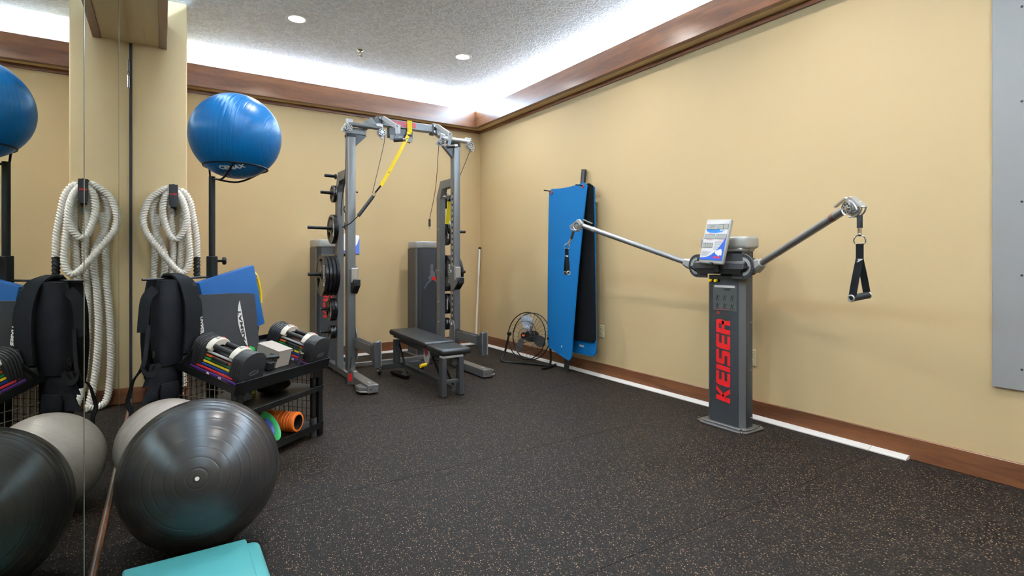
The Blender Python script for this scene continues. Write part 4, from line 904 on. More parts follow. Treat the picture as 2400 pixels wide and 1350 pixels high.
# ------------------------------------------------------------------ weight plates on the pegs
M['plate_face'] = mat('grey_cast_face', (84, 80, 72), 0.45, metal=0.3, var=0.06)
def make_plate(r, th, label, loc, text=True):
    """rubber-rimmed grip plate, axis along local X, centred on loc"""
    t = thing('weight_plate', label, 'weight plate', loc, 'weight plates on the rack pegs')
    L0 = Vector(loc); hb = 0.045 if r > 0.13 else 0.034
    obj('rim', MB().lathe([(r*0.80, -th*0.36), (r*0.86, -th/2), (r*0.965, -th/2), (r, -th*0.34), (r, th*0.34), (r*0.965, th/2), (r*0.86, th/2), (r*0.80, th*0.36)], L0, (1,0,0), 44, closed=True), 'rubber_gloss', t)
    obj('hub', MB().lathe([(0.0255, -th*0.48), (hb, -th*0.48), (hb, th*0.48), (0.0255, th*0.48)], L0, (1,0,0), 24, closed=True), 'rubber_gloss', t)
    w = MB()
    for k in range(3):
        a0 = 2*math.pi*k/3+0.5; pol = []
        for q in range(9): a = a0-0.72+1.44*q/8; pol.append((r*0.83*math.cos(a), r*0.83*math.sin(a)))
        for q in range(5): a = a0+0.98-1.96*q/4; pol.append((hb*0.97*math.cos(a), hb*0.97*math.sin(a)))
        w.prism(pol, -th*0.30, th*0.30, frame(L0, (0,1,0), (0,0,1), (1,0,0)))
    obj('grip_web', w, 'plate_face', t)
    if text:
        for sx in (-1, 1):
            obj('raised_name', MB().text('ENCORE', r*0.26, frame(L0+Vector((sx*(th*0.30+0.0006), 0.0, r*0.0)), (0,0,1) if sx < 0 else (0,0,1), (0,1,0) if sx < 0 else (0,-1,0), (-1,0,0) if sx < 0 else (1,0,0)) @ Matrix.Translation((0, -r*0.55, 0)), off=0.0012), 'white_print', t)
    return t
yc = RYB+0.045
def plate_stack(side, z, r, th, n, names):
    s_ = -1 if side == 0 else 1; x = (RL0-0.013 if side == 0 else RR1+0.010); first = proto.get((round(r,3)))
    for k in range(n):
        xc = x+s_*(th/2+(th+0.003)*k); loc = (xc, yc, z-0.008)
        if first is None:
            first = make_plate(r, th, names[k], loc, r > 0.1); proto[round(r,3)] = first
        else: dup(first, loc, (0,0,0), names[k])
proto = {}
W_ = ['innermost', 'second', 'third', 'outermost']
for side, sn in ((0, 'mirror side'), (1, 'corner side')):
    plate_stack(side, 1.029, 0.212, 0.034, 4, ['large black grip plate on the %s peg, %s of four' % (sn, q) for q in W_])
    plate_stack(side, 1.502, 0.152, 0.045, 1, ['medium black grip plate alone on the third peg of the %s post' % sn])
    plate_stack(side, 1.866, 0.090, 0.030, 1, ['small black plate alone on the second peg of the %s post' % sn])
    plate_stack(side, 0.675, 0.118, 0.030, 2, ['small grip plate below the large stack on the %s, %s of two' % (sn, q) for q in ('inner', 'outer')])
    plate_stack(side, 0.442, 0.070, 0.026, 2, ['tiny black plate on the lowest %s peg, %s of two' % (sn, q) for q in ('inner', 'outer')])
# ------------------------------------------------------------------ suspension trainers
su = thing('suspension_strap', 'yellow suspension strap looped over the rack arch with a black foam handle', 'strap', (1.8, 5.22, 1.5))
obj('anchor_loop', MB().tube([(2.148,5.253,2.50),(2.148,5.253,2.618),(2.148,5.345,2.622),(2.148,5.345,2.52),(2.146,5.30,2.40),(2.143,5.253,2.50)], 0.01, flat=(0.052, 0.004), up=(0.0,-1,0.001)), 'yellow', su)
obj('yellow_strap', MB().tube(catmull([(2.143,5.248,2.49),(2.02,5.19,2.28),(1.90,5.16,2.07),(1.80,5.14,1.905)],6), 0.01, flat=(0.036,0.004), up=(0.3,-1,0.2)), 'yellow', su)
obj('strap_buckle', MB().bx(2.105, 2.165, 5.236, 5.250, 2.455, 2.475, bev=0.003), 'steel_black', su)
for k in range(5):
    q = 0.12+0.16*k; p_ = Vector((2.143,5.244,2.49)).lerp(Vector((1.80,5.134,1.905)), q)
    obj('stitch_mark', MB().box((0,0,0), (0.034,0.0012,0.006), Matrix.Translation(p_+Vector((0.002,-0.006,0))) @ Matrix.Rotation(R(-30),4,'Y')), 'dark_print', su)
obj('black_strap', MB().tube([(1.80,5.14,1.908),(1.742,5.13,1.835)], 0.01, flat=(0.016,0.005), up=(0.3,-1,0.2)), 'fabric_black', su)
obj('strap_triangle', MB().tube([(1.755,5.13,1.85),(1.712,5.13,1.81),(1.735,5.13,1.795)], 0.004, 6, closed=True), 'chrome', su)
obj('foam_handle', MB().cyl((1.722,5.13,1.80), (1.578,5.14,1.602), 0.0175, n=16), 'rubber', su)
obj('cord', MB().tube([(1.578,5.14,1.602),(1.52,5.20,1.53),(1.485,5.36,1.50),(1.545,5.42,1.52)], 0.005, 7), 'rubber', su)
s2_ = thing('suspension_strap', 'folded yellow strap hanging from the right plate post of the rack', 'strap', (2.67, 5.44, 1.56))
obj('yellow_strap', MB().tube(catmull([(2.70,5.44,1.83),(2.692,5.44,1.74),(2.68,5.44,1.65),(2.668,5.44,1.575)],5), 0.01, flat=(0.052,0.012), up=(0.1,-1,0)), 'yellow', s2_)
obj('strap_hanger', MB().tube([(2.70,5.44,1.825),(2.70,5.41,1.885)], 0.01, flat=(0.03,0.006), up=(0.1,-1,0)), 'fabric_black', s2_)
obj('tail_strap', MB().tube(catmull([(2.672,5.445,1.58),(2.69,5.46,1.52),(2.70,5.46,1.47)],5), 0.01, flat=(0.02,0.006), up=(0.1,-1,0)), 'fabric_black', s2_)
# ------------------------------------------------------------------ bench
bn = thing('weight_bench', 'black padded bench with grey frame standing inside the rack', 'bench', (2.12, 4.8, 0))
def slab(x0, x1, y0, y1, zb0, zb1, th): # pad rising from y0 to y1
    sl_ = math.atan2(zb1-zb0, y1-y0); T = Matrix.Translation(((x0+x1)/2, y0, zb0)) @ Matrix.Rotation(sl_, 4, 'X')
    return MB(T).bx(-(x1-x0)/2, (x1-x0)/2, 0, (y1-y0)/math.cos(sl_), -th, 0, bev=0.022, seg=4)
obj('back_pad', slab(1.985, 2.292, 4.50, 5.42, 0.432, 0.455, 0.058), 'vinyl', bn)
obj('seat_pad', slab(1.995, 2.282, 4.165, 4.492, 0.412, 0.418, 0.058), 'vinyl', bn)
obj('pad_board', MB().bx(2.02, 2.26, 4.54, 5.38, 0.372, 0.386), 'graphite_dark', bn)
obj('frame_rail', MB().bar((2.138, 4.20, 0.300), (2.138, 5.42, 0.345), 0.06, 0.075, bev=0.004), 'graphite_dark', bn)
obj('seat_frame', MB().bx(2.04, 2.24, 4.20, 4.46, 0.335, 0.356), 'graphite_dark', bn)
for x in (1.998, 2.163): obj('front_leg', MB().bx(x, x+0.042, 4.165, 4.235, 0.012, 0.345, bev=0.004), 'graphite_dark', bn)
for x in (1.998, 2.163): obj('leg_foot', MB().bx(x-0.001, x+0.043, 4.163, 4.237, 0.0, 0.014), 'rubber', bn)
obj('front_rung', MB().bx(2.038, 2.165, 4.185, 4.215, 0.115, 0.145, bev=0.003), 'graphite_dark', bn)
obj('front_top_bar', MB().bx(2.0, 2.205, 4.175, 4.225, 0.335, 0.356, bev=0.003), 'silver_cap', bn)
obj('rear_leg', MB().bx(2.03, 2.09, 5.36, 5.42, 0.10, 0.345, bev=0.004), 'graphite_dark', bn)
obj('rear_foot', MB().bx(1.89, 2.33, 5.365, 5.425, 0.045, 0.10, bev=0.004), 'graphite_dark', bn)
for x in (1.862, 2.336): obj('wheel', MB().lathe([(0, 0), (0.030, 0), (0.034, 0.004), (0.034, 0.02), (0.030, 0.024), (0, 0.024)], (x, 5.395, 0.0345), (1,0,0), 20), 'rubber', bn)
obj('axle_cap', MB().cyl((1.858, 5.395, 0.0345), (1.890, 5.395, 0.060), 0.010, n=10), 'silver', bn)
obj('lower_brace', MB().bar((2.138, 4.22, 0.06), (2.138, 5.38, 0.075), 0.04, 0.035), 'graphite_dark', bn)
obj('cross_strut', MB().bar((2.06, 4.24, 0.06), (2.06, 4.50, 0.30), 0.012, 0.022).bar((2.16, 4.24, 0.05), (2.14, 4.52, 0.30), 0.012, 0.022), 'steel_black', bn)
obj('rear_strut', MB().bar((2.05, 5.08, 0.05), (2.07, 5.34, 0.30), 0.012, 0.02), 'steel_black', bn)
ad_ = obj('adjuster_plate', MB().prism([(4.50,0.235),(4.56,0.225),(4.605,0.27),(4.605,0.385),(4.575,0.405),(4.515,0.405),(4.49,0.385),(4.48,0.30)], 0, 0.012, frame((2.018, 0, 0), (0,1,0), (0,0,1), (1,0,0)), bev=0.003), 'silver_cap', bn)
obj('plate_print', MB().prism([(4.52,0.375),(4.50,0.33),(4.54,0.30),(4.58,0.325),(4.59,0.365),(4.56,0.39)], 0, 0.0012, frame((2.0168, 0, 0), (0,1,0), (0,0,1), (1,0,0))), mat('worn_red', (126, 28, 32), 0.5), ad_)
for p_ in ((4.50,0.385),(4.595,0.38),(4.50,0.30),(4.59,0.275)): obj('bolt', MB().cyl((2.018,p_[0],p_[1]),(2.012,p_[0],p_[1]),0.006,n=8), 'chrome', ad_)
obj('yellow_knob', MB().cyl((2.018,4.545,0.225),(1.955,4.53,0.22),0.017,n=16), 'yellow_plastic', bn)
obj('knob_stem', MB().cyl((2.08,4.545,0.227),(2.015,4.545,0.225),0.008,n=10), 'chrome', bn)
obj('floor_bracket', MB().bar((1.98, 5.30, 0.03), (2.02, 5.00, 0.03), 0.05, 0.03, bev=0.004), 'steel_black', bn)
for y_ in (5.02, 5.10): obj('bracket_bolt', MB().cyl((2.01, y_, 0.045), (2.01, y_, 0.075), 0.009, n=8), 'chrome', bn)
# ------------------------------------------------------------------ telescoping pole in the corner
tp_ = thing('telescoping_pole', 'slim white telescoping pole leaning in the far corner', 'pole', (3.545, 6.37, 0))
pa, pb_ = Vector((3.553, 6.372, 0.03)), Vector((3.722, 6.560, 1.345)); dv = (pb_-pa)
for k, (t0, t1, r_) in enumerate(((0.0, 0.32, 0.0125), (0.30, 0.52, 0.0115), (0.5, 0.72, 0.010), (0.70, 0.985, 0.0145))):
    obj('pole_section', MB().cyl(pa+dv*t0, pa+dv*t1, r_, n=14), 'white_plastic', tp_)
obj('top_cap', MB().cyl(pa+dv*0.98, pa+dv*1.0, 0.018, n=14), 'steel_black', tp_)
obj('foot_collar', MB().cyl(pa+dv*0.0, pa+dv*0.045, 0.019, n=14), 'white_plastic', tp_)
obj('foot_tip', MB().cyl(pa-Vector((0,0,0.03)), pa+dv*0.004, 0.012, n=12), 'chrome', tp_)
# ------------------------------------------------------------------ mats hanging by the right wall
mp_ = thing('mat_pole', 'black upright pole with pegs leaning on the right wall, holding the mats', 'rack', (3.605, 4.495, 0))
b0, b1 = Vector((3.610, 4.495, 0.0)), Vector((3.712, 4.325, 2.125))
pd = (b1-b0)
def pp(z): return b0+pd*(z/2.125)
M['pole_metal'] = mat('ribbed_dark_pole', (58, 56, 56), 0.4, metal=0.5, var=0.15, scale=90, stretch=(8,8,0.2))
obj('pole', MB().tube([b0, b1], 0.027, 14, lobes=7, lobe=0.06), 'pole_metal', mp_)
for yy_, zz in ((4.725, 1.925), (4.185, 1.925)):
    e_ = Vector((3.632, yy_, zz)); obj('cross_arm', MB().cyl(pp(zz), e_+Vector((0.055,0,0)), 0.008, n=10), 'steel_black', mp_)
    obj('peg', MB().cyl(e_+Vector((0.055,0,0)), e_+Vector((-0.135, 0.02, 0.012)), 0.0065, n=10), 'steel_black', mp_)
M['mat_blue'] = mat('blue_mat_foam', (0, 98, 156), 0.75, var=0.04, scale=5, bump=0.3, bscale=180, spec=0.25)
M['mat_black'] = mat('black_mat_foam', (9, 9, 10), 0.85, var=0.08, scale=8, bump=0.4, bscale=160, spec=0.15)
M['eyelet'] = mat('red_eyelet', (178, 52, 48), 0.4, metal=0.3)
def mat_surf(TL, TR, BL, BR, sag, bow, rc=0.05, nu=20, nv=40):
    TL, TR, BL, BR = map(Vector, (TL, TR, BL, BR))
    def f(u, v):
        # rounded corners: pull u range in near the ends
        Lh = 1.85; Wd = 0.60; e = min(v, 1-v)*Lh
        ins = (rc-math.sqrt(max(0, rc*rc-(rc-e)**2)))/Wd if e < rc else 0.0
        uu = ins+(1-2*ins)*u
        p = (TL*(1-uu)+TR*uu)*(1-v)+(BL*(1-uu)+BR*uu)*v
        p.z -= sag*4*uu*(1-uu)*(1-v)**3
        p.x -= bow*math.sin(math.pi*v)*(0.4+0.6*uu)+0.012*4*uu*(1-uu)*(1-v)
        return p
    return f
def hung_mat(label, TL, TR, BL, BR, sag, bow, material, th, eyes, badge=False):
    t = thing('exercise_mat', label, 'mat', tuple((Vector(BL)+Vector(BR))/2), 'exercise mats hanging by the wall')
    f = mat_surf(TL, TR, BL, BR, sag, bow)
    obj('mat_sheet', MB().surf(f, 20, 44, th=th), material, t, smooth=60)
    if eyes:
        for u in (0.085, 0.915):
            p = Vector(f(u, 0.024)); obj('eyelet', MB().torus(p+Vector((-0.004,0,0)), (-1,0.1,0), 0.015, 0.005, 18, 6), 'eyelet', t)
    if badge:
        p = Vector(f(0.62, 0.945)); obj('printed_mark', MB().lathe([(0,0.003),(0.009,0.003),(0.009,0.0),(0,0.0)], p, (-1,0,0), 12), 'white_print', t)
    return t
hung_mat('blue foam mat hanging in front, hooked by two red eyelets', (3.590,4.775,1.965), (3.590,4.135,1.975), (3.540,4.738,0.225), (3.440,4.215,0.150), 0.028, 0.015, 'mat_blue', -0.012, True, True)
hung_mat('thin black mat hanging between the two blue ones', (3.625,4.69,1.947), (3.625,4.098,1.962), (3.565,4.572,0.354), (3.565,3.985,0.365), 0.02, 0.0, 'mat_black', -0.010, False)
m3 = hung_mat('blue foam mat hanging nearest the wall behind the black one', (3.650,4.662,1.944), (3.650,4.098,1.949), (3.585,4.567,0.213), (3.585,4.001,0.218), 0.02, 0.0, 'mat_blue', -0.012, False)
obj('printed_name', MB().text('AIREX', 0.03, frame((3.5868, 4.22, 0.30), (0,-1,0), (0,0,1), (-1,0,0)), off=0.0008), 'white_print', m3)
# ------------------------------------------------------------------ floor fan
fc = Vector((3.462, 4.985, 0.318)); fn = Vector((-0.93, -0.30, 0.16)).normalized()
fr_ = Vector((0,0,1)).cross(fn).normalized(); fu = fn.cross(fr_)
FT = frame(fc, fr_, fu, fn)
fan = thing('floor_fan', 'black wire-cage drum floor fan standing by the right wall', 'fan', (fc.x, fc.y, 0))
FRr = 0.262
obj('cage_rim', MB(FT).torus((0,0,0.045), (0,0,1), FRr, 0.006, 44, 8).torus((0,0,-0.045), (0,0,1), FRr, 0.006, 44, 8).torus((0,0,0.075), (0,0,1), FRr*0.62, 0.0025, 36, 6).torus((0,0,0.088), (0,0,1), FRr*0.30, 0.0025, 30, 6), 'steel_black', fan)
def cage(sgn):
    b = MB(FT)
    for k in range(30):
        a = 2*math.pi*k/30; a2 = a+0.35*sgn
        b.tube(catmull([(0.035*math.cos(a), 0.035*math.sin(a), sgn*0.093), (FRr*0.55*math.cos((a+a2)/2), FRr*0.55*math.sin((a+a2)/2), sgn*0.082), (FRr*0.92*math.cos(a2), FRr*0.92*math.sin(a2), sgn*0.062), (FRr*math.cos(a2), FRr*math.sin(a2), sgn*0.045)], 3), 0.0014, 4)
    return b
obj('front_guard', cage(1), 'steel_black', fan); obj('rear_guard', cage(-1), 'steel_black', fan)
obj('hub_badge', MB(FT).cyl((0,0,0.086), (0,0,0.100), 0.036, n=24), 'steel_black', fan)
obj('badge_label', MB(FT).bx(-0.018, 0.018, -0.008, 0.010, 0.100, 0.1015), M['orange'], fan)
M['fan_blade'] = mat('grey_fan_blade', (104, 104, 106), 0.35, metal=0.5, var=0.05)
for k in range(3):
    a0 = R(95)+2*math.pi*k/3
    def bl(u, v, a0=a0):
        r_ = 0.045+0.195*u; hw = (0.16+0.42*math.sin(math.pi*min(1, u*0.85+0.08))) ; a = a0+(v-0.5)*2*hw*(0.9-0.25*u)+0.25*u
        return (r_*math.cos(a), r_*math.sin(a), 0.030*(v-0.5)*2*(1-0.2*u))
    obj('blade', MB(FT).surf(bl, 12, 10, th=0.0025), 'fan_blade', fan, smooth=50)
obj('motor', MB(FT).lathe([(0, 0.03), (0.045, 0.028), (0.055, 0.015), (0.05, -0.03), (0.065, -0.035), (0.065, -0.11), (0.045, -0.125), (0, -0.126)], (0,0,0), (0,0,1), 24), 'steel_black', fan)
pL, pR = FT @ Vector((-FRr-0.012, 0, 0)), FT @ Vector((FRr+0.012, 0, 0))
left_is_far = pL.y > pR.y
fw = Vector((fn.x, fn.y, 0)).normalized(); sd_ = Vector((fr_.x, fr_.y, 0)).normalized()
bl_ = fc-sd_*0.285; br_ = fc+sd_*0.285
def legpath(q, sgn):
    base = Vector((q.x, q.y, 0.0135))
    return [q+Vector((0,0,0)), base+fw*0.02+Vector((0,0,0.08))+sd_*sgn*0.035, base+fw*0.10+sd_*sgn*0.03]
stp = catmull([bl_, Vector((bl_.x,bl_.y,0.10))-sd_*0.04+fw*0.03, Vector((bl_.x,bl_.y,0.0135))-sd_*0.015+fw*0.10, Vector((fc.x,fc.y,0.0135))+fw*0.03, Vector((br_.x,br_.y,0.0135))-fw*0.02, Vector((br_.x,br_.y,0.0135))+sd_*0.01+fw*0.02, Vector((br_.x,br_.y,0.10))+sd_*0.02, br_], 6)
obj('stand_tube', MB().tube(stp, 0.0125, 10), 'steel_black', fan)
obj('stand_rear', MB().tube([Vector((br_.x,br_.y,0.0135))+fw*0.16+sd_*0.02, Vector((br_.x,br_.y,0.0135))+sd_*0.02, Vector((br_.x,br_.y,0.0135))-fw*0.12], 0.0125, 10), 'steel_black', fan)
for q in (bl_, br_): obj('pivot_knob', MB().cyl(q-sd_*0.02, q+sd_*0.02, 0.018, n=12), 'steel_black', fan)
for sgn in (-1, 1): obj('pivot_arm', MB().cyl(fc+fr_*sgn*FRr*0.98, fc+fr_*sgn*0.29, 0.007, n=8), 'steel_black', fan)
# ------------------------------------------------------------------ cable column by the right wall
kt = thing('cable_column', 'grey floor-standing cable column with two swing arms in front of the right wall', 'cable machine', (3.42, 2.385, 0))
cp = [(3.372, 2.235), (3.342, 2.268), (3.342, 2.502), (3.372, 2.535), (3.455, 2.535), (3.455, 2.235)]
col = obj('column', MB().prism(cp, 0.02, 1.075, bev=0.004), 'graphite_dark', kt)
obj('column_edge', MB().prism([(3.372,2.2355),(3.343,2.2675),(3.3415,2.266),(3.371,2.2335)], 0.02, 1.075), 'graphite', col)
for z in (0.09, 0.42, 0.75): obj('rivet', MB().lathe([(0,0),(0.006,0),(0.005,0.004),(0,0.005)], (3.43, 2.2352, z), (0,-1,0), 10), 'chrome', col)
bp_ = obj('base_plate', MB().prism([(3.315,2.19),(3.285,2.23),(3.285,2.545),(3.315,2.595),(3.52,2.595),(3.545,2.56),(3.545,2.225),(3.52,2.19)], 0.001, 0.012, bev=0.002), 'graphite', kt)
obj('base_flange', MB().prism([(p[0]+(0.028 if p[0] > 3.42 else -0.028), p[1]+(0.028 if p[1] > 2.385 else -0.028)) for p in cp], 0.012, 0.024, bev=0.003), 'graphite', bp_)
for x_, y_ in ((3.305, 2.57), (3.300, 2.222), (3.52, 2.222), (3.52, 2.565)): obj('anchor_bolt', MB().lathe([(0,0),(0.013,0),(0.012,0.006),(0.006,0.008),(0.006,0.02),(0,0.021)], (x_, y_, 0.012), (0,0,1), 12), 'chrome', bp_)
lb = MB(); letters(lb, 'KEISER', 0.112, frame((3.3412, 2.335, 0.175), (0,0,1), (0,1,0), (-1,0,0)), wid=0.87, gap=0.10); obj('column_name', lb, 'red', col)
obj('trademark_ring', MB().torus((3.3412, 2.432, 0.806), (-1,0,0), 0.009, 0.0018, 16, 5), 'red', col)
obj('trademark_letter', MB().text('R', 0.014, frame((3.3408, 2.432, 0.806), (0,0,1), (0,1,0), (-1,0,0))), 'red', col)
# instruction plate
ip = obj('instruction_plate', MB().bx(3.3395, 3.3422, 2.285, 2.475, 0.825, 1.005, bev=0.0008), mat('steel_plate', (128, 132, 130), 0.3, metal=0.7), col)
obj('white_label', MB().bx(3.3388, 3.3396, 2.298, 2.462, 0.988, 1.004), 'white_print', ip)
obj('red_line', MB().bx(3.3388, 3.3396, 2.32, 2.45, 0.832, 0.838), mat('dull_red', (140, 60, 60), 0.5), ip)
obj('plate_title', MB().text('KEISER', 0.018, frame((3.3392, 2.36, 0.975), (0,-1,0), (0,0,1), (-1,0,0)), off=0.0006), 'dark_print', ip)
for r_ in range(2):
    for c_ in range(3):
        yq, zq = 2.437-0.058*c_, 0.915-0.060*r_
        fg = MB(); T_ = frame((3.3393, yq, zq), (0,-1,0), (0,0,1), (-1,0,0))
        fg.prism([(-0.004,0.014),(0.004,0.014),(0.004,0.022),(-0.004,0.022)],0,0.0006,T_).prism([(-0.006,-0.002),(0.006,-0.002),(0.007,0.013),(-0.007,0.013)],0,0.0006,T_)
        fg.prism([(0.007,0.008),(0.02,0.012+0.004*r_),(0.02,0.015+0.004*r_),(0.007,0.012)],0,0.0006,T_).prism([(-0.006,-0.002),(0.0,-0.002),(-0.006-0.004*c_,-0.022),(-0.011-0.004*c_,-0.022)],0,0.0006,T_).prism([(0.0,-0.002),(0.006,-0.002),(0.012,-0.022),(0.006,-0.022)],0,0.0006,T_)
        obj('exercise_figure', fg, 'dark_print', ip)
for y_ in (2.475, 2.43):
    kn = obj('valve_button', MB().cyl((3.342, y_, 1.037), (3.318, y_, 1.037), 0.012, n=14), 'steel_black', col)
    obj('button_cap', MB().cyl((3.318, y_, 1.037), (3.300, y_, 1.037), 0.0105, n=14), 'yellow_plastic', kn)
# yoke across the front of the column with half-round index plates
pL_, pR_ = Vector((3.355, 2.729, 1.165)), Vector((3.297, 2.071, 1.165))
yd = (pR_-pL_).normalized(); yf = Vector((yd.y, -yd.x, 0)); yf = yf if yf.x < 0 else -yf     # yf points at the room
yc_ = (pL_+pR_)/2
YT = frame((yc_.x, yc_.y, 0), yf, -yd, (0,0,1))          # x to the room, y to the far side, z up
yk = obj('yoke', MB(YT).bx(-0.06, 0.045, -0.225, 0.205, 1.118, 1.166, bev=0.005), 'graphite_dark', kt)
obj('yoke_deck', MB(YT).bx(-0.10, 0.035, -0.22, 0.20, 1.163, 1.174, bev=0.003), 'graphite', yk)
obj('yoke_wedge', MB(YT).prism([(-0.06,-0.10),(0.04,-0.20),(0.04,0.18),(-0.06,0.09)], 1.085, 1.12), 'steel_black', yk)
obj('upper_column', MB(YT).bx(-0.20, -0.085, -0.115, 0.085, 1.075, 1.30, bev=0.006), 'graphite_dark', kt)
hood = [(-0.205, -0.165), (-0.085, -0.155), (-0.045, -0.09), (-0.045, 0.19), (-0.085, 0.27), (-0.205, 0.28)]
obj('hood', MB(YT).prism(hood, 1.262, 1.352, bev=0.024, seg=4), 'silver_cap', kt)
obj('hood_lower', MB(YT).prism([(-0.20,-0.13),(-0.06,-0.12),(-0.06,0.10),(-0.20,0.11)], 1.245, 1.27, bev=0.008), 'silver_cap', kt)
for y_ in (-0.150, 0.245): obj('hood_cable', MB(YT).cyl((-0.11, y_, 1.275), (-0.085, y_*1.06, 1.16), 0.0032, n=6), 'rubber', kt)
obj('edge_trim', MB(YT).tube([(-0.084,-0.075,1.176),(-0.06,-0.155,1.182),(-0.075,-0.158,1.22)], 0.004, 6), 'silver', yk)
for sg in (-1, 1):
    yb = sg*0.20
    half = [(yb-sg*0.09, 1.055)]+[(yb+sg*0.085*math.sin(R(q)), 1.14-0.085*math.cos(R(q))) for q in range(0, 181, 15)]+[(yb-sg*0.09, 1.225)]
    TP = YT @ frame((0.012, 0, 0), (0,1,0), (0,0,1), (1,0,0))
    ix = obj('index_plate', MB(TP).prism(half, -0.006, 0.006, bev=0.0015), 'graphite_dark', yk)
    ann = [(yb+sg*0.062*math.sin(R(q)), 1.14-0.062*math.cos(R(q))) for q in range(0, 181, 15)]+[(yb+sg*0.040*math.sin(R(q)), 1.14-0.040*math.cos(R(q))) for q in range(180, -1, -15)]
    obj('index_scale', MB(TP).prism(ann, 0.006, 0.0072), 'silver_cap', ix)
    hb = MB(TP)
    for q in range(5, 180, 17): hb.cyl((yb+sg*0.074*math.sin(R(q)), 1.14-0.074*math.cos(R(q)), 0.0055), (yb+sg*0.074*math.sin(R(q)), 1.14-0.074*math.cos(R(q)), 0.0068), 0.0055, n=8)
    obj('index_holes', hb, 'hole', ix)
    obj('index_drum', MB(TP).cyl((yb, 1.14, -0.075), (yb, 1.14, -0.006), 0.062, n=26), 'steel_black', ix)
def swing_arm(p0, p1, sg, handle_low):
    p0, p1 = Vector(p0), Vector(p1); d = (p1-p0).normalized()
    k0 = p0-d*0.10; up_ = Vector((0,0,1)); sdv = d.cross(up_).normalized(); nu = sdv.cross(d)
    if sdv.x > 0: sdv = -sdv
    arm = obj('swing_arm', MB().cyl(p0, p1-d*0.04, 0.0215, n=20), 'arm_metal', kt)
    rings = []; kb_ = MB()
    for q, wz, wx in ((-0.13, 0.026, 0.020), (-0.08, 0.044, 0.034), (-0.02, 0.036, 0.032), (0.012, 0.025, 0.025)):
        c_ = p0+d*q; rings.append([kb_.bm.verts.new(c_+sdv*(wx*a)+nu*(wz*b)) for a, b in ((-1,-0.6),(-0.6,-1),(0.6,-1),(1,-0.6),(1,0.6),(0.6,1),(-0.6,1),(-1,0.6))])
    kb_.ring_sweep(rings); obj('arm_knuckle', kb_, 'silver_cap', arm)
    obj('arm_collar', MB().cyl(p0-d*0.004, p0+d*0.012, 0.0265, n=20), 'white_plastic' if sg > 0 else 'silver', arm)
    lk = p0-d*0.075+sdv*0.03
    lvv = obj('release_lever', MB().cyl(lk, lk+sdv*0.05-nu*0.012, 0.007, n=10).cyl(lk+sdv*0.04-nu*0.010, lk+sdv*0.055-nu*0.02-d*0.075, 0.0125, n=12), 'steel_black', arm)
    # tip: cast housing, pulley and guard
    out = Vector((d.x, d.y, 0)).normalized(); T = frame(p1, out, sdv.cross(out) if False else Vector((0,0,1)), out.cross(Vector((0,0,1))))
    nrm = sdv-out*sdv.dot(out); nrm.z = 0; nrm.normalize()
    ph = pulley(arm, p1+Vector((0,0,-0.014))+out*0.010+nrm*0.022, nrm=nrm, r=0.033, lead=out*0.9+Vector((0,0,-0.25)))
    T2 = frame(p1, out, (0,0,1), out.cross(Vector((0,0,1))))
    obj('tip_housing', MB(T2).prism([(-0.050,0.000),(-0.004,0.046),(0.018,0.042),(0.048,0.014),(0.092,-0.010),(0.094,-0.018),(0.060,-0.012),(0.022,0.010),(-0.012,0.016),(-0.040,-0.012)], -0.016, 0.016, bev=0.003), 'silver', arm)
    b_ = MB(T2); b_.tube(catmull([(0.09,-0.014,0.010),(0.078,-0.038,0.010),(0.045,-0.056,0.010),(0.0,-0.055,0.010)],5), 0.004, 7); b_.tube(catmull([(0.09,-0.014,-0.010),(0.078,-0.038,-0.010),(0.045,-0.056,-0.010),(0.0,-0.055,-0.010)],5), 0.004, 7)
    obj('tip_guard', b_, 'silver', arm)
    obj('tip_lever', MB().bar(p1-d*0.02+nu*0.052, p1-d*0.115+nu*0.045, 0.018, 0.008, up=nu), 'silver', arm)
    obj('arm_badge', MB().cyl(p1-d*0.16-Vector((0,0,0)), p1-d*0.128, 0.0221, n=20), mat('badge_ring', (120, 84, 74) if sg > 0 else (186, 178, 174), 0.4, metal=0.4), arm)
    return arm, p1+out*0.060+Vector((0,0,-0.056))
aL, hL = swing_arm(pL_, (3.040, 3.605, 1.488), -1, 0)
aR, hR = swing_arm(pR_, (2.855, 1.318, 1.457), 1, 0)
# display on the column
DT = YT @ Matrix.Translation((0.06, 0.005, 1.315)) @ Matrix.Rotation(R(-13), 4, 'Y') @ Matrix.Rotation(R(3), 4, 'X')
ds = obj('display', MB(DT).bx(-0.030, 0.0, -0.108, 0.108, -0.162, 0.162, bev=0.010, seg=3), 'silver_cap', kt)
fT = DT @ frame((0.0002, 0, 0), (0,-1,0), (0,0,1), (1,0,0))      # face frame: x to the right as seen from the room
fT = DT @ frame((0.0002, 0, 0), (0,1,0), (0,0,1), (1,0,0)) if (DT.to_3x3() @ Vector((0,1,0))).dot(Vector((0.84,-0.54,0))) > 0 else fT
obj('display_face', MB(fT).prism([(-0.100,-0.135),(0.100,-0.135),(0.100,0.150),(-0.100,0.150)], 0, 0.001), 'panel_white', ds)
cv = [(0.100-0.20*q/14, -0.121+0.160*(1-q/14)**2.6) for q in range(15)]+[(-0.100,-0.135),(0.100,-0.135)]
obj('blue_sweep', MB(fT).prism(cv, 0.001, 0.0016), 'panel_blue', ds)
obj('blue_arc', MB(fT).prism([(-0.092,0.088),(0.02,0.088),(0.02,0.118),(0.032,0.118),(0.032,0.075),(0.078,0.082),(0.05,0.068),(0.0,0.060),(-0.05,0.062),(-0.08,0.072)], 0.001, 0.0015), mat('display_sky', (30, 130, 214), 0.4), ds)
M['lcd'] = mat('lcd_grey', (158, 162, 158), 0.3, var=0.03)
